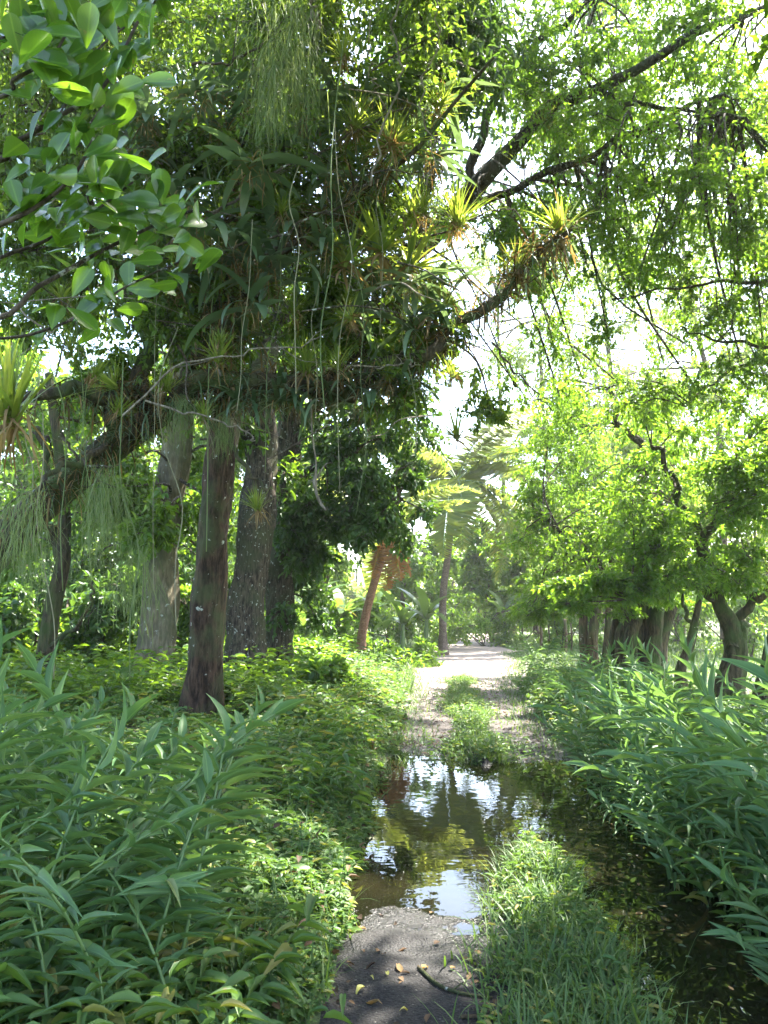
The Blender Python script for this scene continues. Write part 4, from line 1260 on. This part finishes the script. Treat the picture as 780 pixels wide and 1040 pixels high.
# ------------------------------------------------------------------ ginger
def ginger(seed, ht, nl, lean, L, W):
    rng = np.random.default_rng(seed)
    root = thing('ginger_shoot', None, 'ginger plant', (0, 0, -50))
    t = np.linspace(0, 1, 16)
    x = lean * t ** 2 * ht
    z = ht * (t - .25 * lean * t ** 2)
    y = .03 * np.sin(t * 3 + seed)
    p = np.stack([x, y, z], -1)
    mb = MB()
    tube(mb, p, np.linspace(.009, .004, 16), 6)
    mb.build('stem', M['stem'], root)
    mb = MB()
    u = np.linspace(.18, 1, nl) ** .9
    q = np.stack([ip(u, t, x), ip(u, t, y), ip(u, t, z)], -1)
    tg = nrm(np.stack([ip(u, t, np.gradient(x)), ip(u, t, np.gradient(y)), ip(u, t, np.gradient(z))], -1))
    sgn = np.where(np.arange(nl) % 2, 1, -1)[:, None]
    open_ = ip(u, [0, .7, 1], [1.05, .95, .25])[:, None]
    tw = rng.normal() * .3
    sd_ = np.array([-math.sin(tw), math.cos(tw), 0])
    d = tg * .75 + sgn * sd_ * open_ + rng.normal(size=(nl, 3)) * .14
    up = tg * .9 + UPV * .3 - d * .1 + rng.normal(size=(nl, 3)) * .28
    ll = L * ip(u, [0, .3, .8, 1], [.6, 1, 1.0, .8]) * rng.uniform(.85, 1.15, nl)
    leaves(mb, q, d, up, ll, W * rng.uniform(.85, 1.15, nl), T_LONGD)
    mb.build('foliage', M['ginger'], root)
    return root


GV = [(1, 1.0, 20, .35, .24, .042), (2, 1.15, 22, .5, .22, .038), (3, .85, 17, .6, .23, .042), (4, 1.05, 22, .75, .21, .038), (5, .7, 14, .25, .22, .045), (6, 1.25, 20, .3, .25, .046),
      (1, .95, 19, .4, .27, .04), (2, 1.05, 20, .5, .25, .037), (3, .85, 18, .65, .25, .04), (4, 1.0, 21, .7, .23, .037), (5, .75, 15, .35, .25, .043), (6, 1.1, 20, .35, .28, .042)]
rng = np.random.default_rng(51)


def put_ginger(x, y, v, rz, sc, label, group, tilt=.1):
    loc = (x, y, float(H(x, y)) - .03)
    return put('ginger%d' % v, lambda: ginger(*GV[v]), loc, (rng.normal() * tilt, rng.normal() * tilt, rz), sc, label, group)


special = {0: 'tall ginger shoot standing nearest the camera at the photo corner', 1: 'ginger shoot arching towards the track above the low herbs'}
n = 0
GL, GRR = 'ginger shoots massed on the trunk side of the track', 'ginger shoots of the hedge along the flooded rut'
def spots(n, fx, fy, md):
    out, tries = [], 0
    while len(out) < n and tries < 40000:
        tries += 1
        y = fy()
        x = fx(y)
        m_ = md(y)
        if all((x - a) ** 2 + (y - b) ** 2 > m_ * m_ for a, b in out):
            out.append((x, y))
    return out


for x, y in spots(132, lambda q: rng.uniform(-.56 * q - .3, -.62 - .3 * max(q - 3, 0)), lambda: rng.uniform(2.35, 6.4), lambda q: .07 + .026 * q):
    hs = ip(y, [2, 3, 4.5, 6.4], [.78, .95, .82, .6])
    put_ginger(x, y, rng.integers(0, 6), rng.normal() * 1.2 + 2.2, hs * rng.uniform(.75, 1.12), 'ginger shoot with long pointed leaves in the mass before the trunks', GL)
hedge = spots(75, lambda q: float(Redge(q)) + .55 * rng.random() - .02, lambda: 3.0 + 5 * rng.random(), lambda q: .06 + .012 * q)
hedge += spots(80, lambda q: float(Redge(q)) + .2 + 1.4 * rng.random() ** 1.2, lambda: 2.9 + 11 * rng.random() ** 1.1, lambda q: .1 + .014 * q)
for x, y in hedge:
    e = x - float(Redge(y))
    put_ginger(x, y, rng.integers(6, 12), PI + rng.normal() * (.6 if e < .5 else 1.2), ip(e, [0, .3, 1], [.7, .92, 1.0]) * ip(y, [3, 5, 9, 14], [1.15, 1.05, .85, .74]) * rng.uniform(.82, 1.12), 'ginger shoot in the dense hedge leaning over the flooded rut', GRR, .13)
for k, (x, y) in enumerate([(3.3, 19), (3.2, 17.5), (3.6, 18.2), (3.0, 16.4), (3.5, 16.8), (3.9, 17.4), (4.2, 18.6), (3.1, 18.0), (3.4, 20), (3.8, 19.6), (2.95, 15.6), (3.3, 15.4)]):
    for r_ in range(1):
        put_ginger(x + rng.normal() * .2, y + rng.normal() * .25, rng.integers(0, 6), rng.uniform(0, 6), rng.uniform(.7, 1), 'bright ginger shoot in the sunlit clump at the far bend', 'sunlit ginger shoots at the bend')


# ------------------------------------------------------------------ ground cover
def herbs(mb, x, y, ht, K, L, wid, rng, tmpl=T_LEAF, mat=0, stem_mat=1):
    n = len(x)
    z = H(x, y) - .01
    ht = ht * np.where((np.abs(x / y + .232) < .055) & (y > 4) & (y < 10.2), .4, 1)   # low growth before the reddish trunk
    b = np.stack([x, y, z], -1)
    lean = np.stack([rng.normal(size=n) * .35, rng.normal(size=n) * .35, np.ones(n)], -1) * ht[:, None]
    u = (np.arange(K)[None] + rng.random((n, K))) / K * .85 + .15
    p = b[:, None] + lean[:, None] * u[..., None]
    az = (np.arange(K) * 2.4)[None] + rng.uniform(0, 6, (n, 1)) + rng.normal(size=(n, K)) * .3
    d = np.stack([np.cos(az), np.sin(az), rng.uniform(-.15, .55, (n, K))], -1)
    up = np.zeros((n, K, 3)) + UPV + rng.normal(size=(n, K, 3)) * .3
    LL = np.broadcast_to(L, (n,))[:, None] * rng.uniform(.6, 1.2, (n, K))
    leaves(mb, p.reshape(-1, 3), d.reshape(-1, 3), up.reshape(-1, 3), LL.ravel(), LL.ravel() * wid, tmpl, mat)
    az2 = rng.uniform(0, 6, n)
    blades(mb, b, az2, np.full(n, .15), np.full(n, .2), ht, .005, 2, stem_mat, 'even')


rng = np.random.default_rng(61)
# low broad-leaved herbs on the trunk side
mb = MB()


def scatter(n, y0, y1, xf0, xf1, pw=1.0):
    y = y0 + (y1 - y0) * rng.random(n) ** pw
    x = xf0(y) + (xf1(y) - xf0(y)) * rng.random(n)
    return x, y


edge = lambda y: Ledge(y) + .09 * np.sin(y * 5) * np.sin(y * 1.7) - .07 * (y < 9)
for cnt, y0, y1, wdt, h0, h1, L in ((5600, 1.8, 6, 1.0, .06, .26, .055), (6800, 5, 10, 2.6, .08, .24, .06), (4600, 9, 18, 3.5, .12, .4, .09), (2600, 16, 26, 4.5, .15, .45, .13), (4800, 4, 14, 6.0, .08, .26, .09)):
    x, y = scatter(cnt, y0, y1, lambda q: edge(q) - wdt, edge)
    pt = vnoise(x * 1.3, y * 1.3, 7)
    kp = pt + .5 > rng.random(cnt) * .75
    x, y, pt = x[kp], y[kp], pt[kp]
    e = np.clip((edge(y) - x) / .8, .3, 1) * (1 + 1.1 * pt)
    m_ = len(x)
    herbs(mb, x, y, rng.uniform(h0, h1, m_) * e, 8, L * rng.uniform(.6, 1.4, m_) * (1 + .6 * vnoise(x * .9, y * .9, 5)), .48, rng)
# taller weeds in clumps, with long narrow leaves
x, y = scatter(2600, 2.0, 13, lambda q: edge(q) - .6 - q * .25, lambda q: edge(q) - .06)
kp = vnoise(x * 1.7, y * 1.7, 2) > .1
x, y = x[kp], y[kp]
herbs(mb, x, y, rng.uniform(.18, .42, len(x)), 9, .12 * rng.uniform(.6, 1.3, len(x)), .25, rng, T_LONG)
x, y = scatter(1300, 1.8, 14, lambda q: edge(q) - 2.2, lambda q: edge(q) + .1)
n = len(x)
leaves(mb, np.stack([x, y, H(x, y) + rng.uniform(.01, .14, n)], -1), rdir(rng, n) * [1, 1, .3], UPV + rng.normal(size=(n, 3)) * .4, rng.uniform(.03, .08, n), rng.uniform(.02, .035, n), T_LEAF, 3)
x, y = scatter(5000, 1.8, 12, lambda q: edge(q) - 1.2, lambda q: edge(q) + .04)
blades(mb, np.stack([x, y, H(x, y)], -1), rng.uniform(0, 6, 5000), rng.uniform(.1, .8, 5000), rng.uniform(.3, 1.3, 5000), rng.uniform(.1, .28, 5000), .007, 4, 2, 'taper')
tag(mb.build('verge_ground_cover', [M['herb'], M['stem'], M['grass'], M['brown']]), 'low leafy herbs covering the shaded verge under the trunks', 'ground cover', None, 'stuff')

mb = MB()
y = 1.8 + 3.75 * rng.random(5600) ** .85
x = Sx(y) + np.clip(rng.normal(size=5600) * .55, -1.35, 1.35) * (Sw(y) + .03) * (1 + .5 * vnoise(y * 3, y * 0 + 5))
blades(mb, np.stack([x, y, H(x, y)], -1), rng.uniform(0, 6.3, len(x)), rng.uniform(.05, .8, len(x)), rng.uniform(.3, 1.5, len(x)), rng.uniform(.08, .27, len(x)) * (.45 + .9 * np.clip(vnoise(x * 4, y * 4, 2) + .5, 0, 1)) * ip(y, [3.8, 5.4], [1, .55]), rng.uniform(.005, .011, len(x)), 4, 0, 'taper')
x, y = scatter(600, 1.8, 5.3, lambda q: Sx(q) - Sw(q) * 1.2, lambda q: Sx(q) + Sw(q) * 1.2, .8)
herbs(mb, x, y, rng.uniform(.03, .15, len(x)), 6, .055 * rng.uniform(.7, 1.2, len(x)), .3, rng, T_LEAF, 1, 1)
tag(mb.build('median_grass', [M['grass'], M['herb']]), 'tufted grass on the strip between the two ruts', 'grass', None, 'stuff')
mb = MB()
y = 8.45 + 9.9 * rng.random(6500)
x = Sx(y) + rng.normal(size=6500) * .17 * (1 + 1.2 * vnoise(y * 1.5, y * 0 + 2))
keep = vnoise(x * 2.5, y * 2.5, 3) > -.2
x, y = x[keep], y[keep]
hh = np.exp(-((x - Sx(y)) / .3) ** 2)
blades(mb, np.stack([x, y, H(x, y)], -1), rng.uniform(0, 6.3, len(x)), rng.uniform(.05, 1.0, len(x)), rng.uniform(.3, 1.3, len(x)), rng.uniform(.06, .28, len(x)) * (.4 + .6 * hh), .011, 3, 0, 'taper')
sel = rng.random(len(x)) < .3
herbs(mb, x[sel], y[sel], rng.uniform(.03, .2, sel.sum()), 6, .06, .45, rng, T_LEAF, 1, 1)
tag(mb.build('island_grass', [M['grass'], M['herb']]), 'patch of grass in the middle of the track past the puddle', 'grass', None, 'stuff')

# stray grass creeping over the track edges
mb = MB()
y = 8.5 + 22 * rng.random(5200)
sd_ = rng.random(5200) < .5
x = np.where(sd_, Ledge(y) + np.abs(rng.normal(size=5200)) * .22, Redge(y) - np.abs(rng.normal(size=5200)) * .28)
blades(mb, np.stack([x, y, H(x, y)], -1), rng.uniform(0, 6.3, 5200), rng.uniform(.1, 1.1, 5200), rng.uniform(.3, 1.3, 5200), rng.uniform(.05, .2, 5200), .012, 3, 0, 'taper')
tag(mb.build('edge_grass', M['grass']), 'stray grass creeping over both edges of the dry track', 'grass', None, 'stuff')

# loose stones and leaf scraps on the track
def stones(n, y0, y1, s0, s1, nm, mt, lab, flat):
    y = y0 + (y1 - y0) * rng.random(n)
    x = Ledge(y) + .02 + (Redge(y) - Ledge(y) - .04) * rng.random(n)
    z = H(x, y)
    ok = z > -.012
    x, y, z = x[ok], y[ok], z[ok]
    n = len(x)
    o_ = np.array([(1, 0, 0), (-1, 0, 0), (0, 1, 0), (0, -1, 0), (0, 0, 1), (0, 0, -1)], float)
    sc = rng.uniform(s0, s1, (n, 1, 1)) * rng.uniform(.5, 1.2, (n, 6, 1)) * np.array([1, 1, flat])
    a = rng.uniform(0, 6.3, n)
    R3 = np.zeros((n, 3, 3))
    R3[:, 0, 0], R3[:, 0, 1], R3[:, 1, 0], R3[:, 1, 1], R3[:, 2, 2] = np.cos(a), -np.sin(a), np.sin(a), np.cos(a), 1
    V = np.einsum('nij,nkj->nki', R3, o_[None] * sc) + np.stack([x, y, z], -1)[:, None]
    f = np.array([(0, 2, 4), (2, 1, 4), (1, 3, 4), (3, 0, 4), (2, 0, 5), (1, 2, 5), (3, 1, 5), (0, 3, 5)])
    mb = MB()
    mb.add(V.reshape(-1, 3), (f[None] + (np.arange(n) * 6)[:, None, None]).reshape(-1, 3))
    tag(mb.build(nm, mt, None, (0, 0, 0), False), lab, nm, None, 'stuff')


M['stone'] = leaf_mat('grit', [(0.006, 0.006, 0.005), (0.02, 0.018, 0.016), (0.085, 0.078, 0.07)], k=0.0, rough=.6)
stones(9000, 1.9, 5.2, .002, .007, 'gravel', M['stone'], 'fine grit and pebbles in the near mud of the rut', .6)
stones(5000, 8.6, 24, .006, .02, 'pebbles', M['stone'], 'loose pebbles over the dry track past the puddle', .5)
mb = MB()
n = 2600
y = np.concatenate([8.6 + 16 * rng.random(n - 160), 2 + 2.8 * rng.random(160)])
x = Ledge(y) + (Redge(y) - Ledge(y)) * rng.random(n)
z = H(x, y)
ok = z > .002
leaves(mb, np.stack([x, y, z + .008], -1)[ok], (rdir(rng, n) * [1, 1, .15])[ok], (UPV + rng.normal(size=(n, 3)) * .25)[ok], rng.uniform(.02, .07, n)[ok], rng.uniform(.012, .03, n)[ok], T_LEAF)
tag(mb.build('leaf_litter', M['brown']), 'scraps of dry leaf scattered over the dry track', 'leaf litter', None, 'stuff')

mb = MB()
x, y = scatter(7000, 2.2, 16, lambda q: Redge(q) + .05, lambda q: Redge(q) + 2.4)
herbs(mb, x, y, rng.uniform(.08, .35, len(x)), 6, .09 * rng.uniform(.7, 1.3, len(x)), .4, rng)
tag(mb.build('hedge_ground_cover', [M['herb'], M['stem']]), 'low herbs filling the foot of the ginger hedge', 'ground cover', None, 'stuff')

mb = MB()
n = 60000
y = 10 + 40 * rng.random(n) ** .9
x = Redge(y) + .1 + rng.random(n) ** 1.1 * (6 + y * .6)
blades(mb, np.stack([x, y, H(x, y)], -1), rng.uniform(0, 6.3, n), rng.uniform(.05, .9, n), rng.uniform(.3, 1.3, n), rng.uniform(.06, .2, n) * (1 + y / 60), .01 + y * .0006, 2, 0, 'taper')
n = 24000
y = 15 + 30 * rng.random(n)
x = Ledge(y) - rng.random(n) ** 1.2 * (2 + y * .6) + .15
blades(mb, np.stack([x, y, H(x, y)], -1), rng.uniform(0, 6.3, n), rng.uniform(.05, .9, n), rng.uniform(.3, 1.3, n), rng.uniform(.1, .35, n), .012 + y * .0006, 2, 0, 'taper')
tag(mb.build('meadow_grass', M['grass']), 'sunlit short grass of the meadow and far verges', 'grass', None, 'stuff')

# undergrowth in the grove behind the trunks
mb = MB()
n = 9000
y = rng.uniform(10, 30, n)
x = Ledge(y) - rng.uniform(1.5, 3 + y * .55, n)
herbs(mb, x, y, rng.uniform(.2, .8, n), 8, .14 * rng.uniform(.7, 1.4, n), .42, rng)
tag(mb.build('grove_undergrowth', [M['mid'], M['stem']]), 'knee high undergrowth across the floor of the grove', 'undergrowth', None, 'stuff')

# ------------------------------------------------------------------ litter on the mud and the water
FL = [(405, 985, 'dead', .055, 'brown curled leaf lying on the mud near the verge'), (432, 985, 'dead', .05, 'dark brown curled leaf in the middle of the mud'), (365, 1008, 'yellow', .05, 'pale green fallen leaf on the mud by the verge'), (380, 1021, 'dead', .06, 'dark crumpled leaf at the bottom of the mud'),
      (410, 1029, 'yellow', .03, 'small bright yellow leaf at the bottom of the mud'), (474, 977, 'dead', .05, 'orange brown leaf beside the grass strip'), (486, 970, 'dead', .04, 'small brown leaf against the grass strip'), (393, 991, 'yellow', .03, 'small pale leaf next to the brown curled one'),
      (378, 996, 'yellow', .022, 'tiny yellow leaf left of the brown curled one'), (368, 945, 'dead', .045, 'orange leaf at the wet edge by the verge'), (505, 1035, 'yellow', .055, 'pale leaf below the stick'), (460, 985, 'dead', .035, 'brown scrap left of the orange brown leaf')]
LEAF_P = {}


def flat_leaf(mkey, seed):
    mb = MB()
    leaves(mb, np.array([[0, -.5, 0.]]), np.array([[0., 1, 0]]), UPV[None], 1.0, .5, T_OVATE)
    v = mb.v[0]
    v[:, 2] += .25 * np.abs(v[:, 0]) + .12 * np.sin(v[:, 1] * 6 + seed)
    return mb


def ground_pt(px, py):
    for Y in np.arange(1.8, 30, .01):
        p = P(px, py, Y)
        if p[2] <= max(float(H(p[0], Y)), 0.0):
            return p
    return P(px, py, 5)


def put_leaf(px, py, mk, L, label, group=None, flat=False):
    p = ground_pt(px, py)
    z = max(float(H(p[0], p[1])), 0.0) + (.003 if flat else .012)
    key = 'leaf' + mk
    if key not in LEAF_P:
        o = LEAF_P[key] = flat_leaf(mk, len(LEAF_P)).build('fallen_leaf', M[mk])
    else:
        o = LEAF_P[key].copy()
        C.objects.link(o)
    o.location = (p[0], p[1], z)
    o.rotation_euler = (rng.normal() * (.05 if flat else .2), rng.normal() * (.05 if flat else .2), rng.uniform(0, 6))
    o.scale = (L, L, L * (.25 if flat else 1))
    for k_ in ('group',):
        if k_ in o:
            del o[k_]
    return tag(o, label, 'leaf', group)


for px, py, mk, L, lab in FL:
    put_leaf(px, py, mk, L * 1.15, lab)
for k in range(46):
    py = 770 + 260 * rng.random()
    x0, x1 = ip(py, [770, 860, 940, 1040], [560, 590, 650, 690]), ip(py, [770, 860, 940, 1040], [580, 660, 720, 780])
    put_leaf(rng.uniform(x0, x1), py, ('dead', 'yellow', 'strap')[k % 3], rng.uniform(.025, .05), 'small leaf floating on the dark water of the flooded rut', 'leaves floating in the flooded rut', True)
for pts, r, lab, cap_l in (([(425, 985), (445, 1003), (470, 1012), (500, 1016)], .009, 'bent stick lying on the mud by the grass strip', 1), ([(468, 1035), (510, 1033)], .007, 'short dark stick half under the grass', 0),
                           ([(500, 1000), (515, 985), (520, 975)], .005, 'thin twig end sticking out of the grass strip', 0)):
    q = np.array([ground_pt(a, b) for a, b in pts])
    q[:, 2] += r * 1.2
    q = spline(q, 18)
    root = thing('stick', lab, 'stick', q[0])
    mb = MB()
    tube(mb, q, np.linspace(r, r * .5, 18), 7, 0, .25, 3)
    mb.build('shaft', M['bark_brown'], root, q[0])
    mb = MB()
    e = q[9] + np.array([.05, .04, .015])
    tube(mb, spline([q[9], e], 5), np.linspace(r * .6, r * .3, 5), 5)
    mb.build('side_twig', M['bark_brown'], root, q[0])
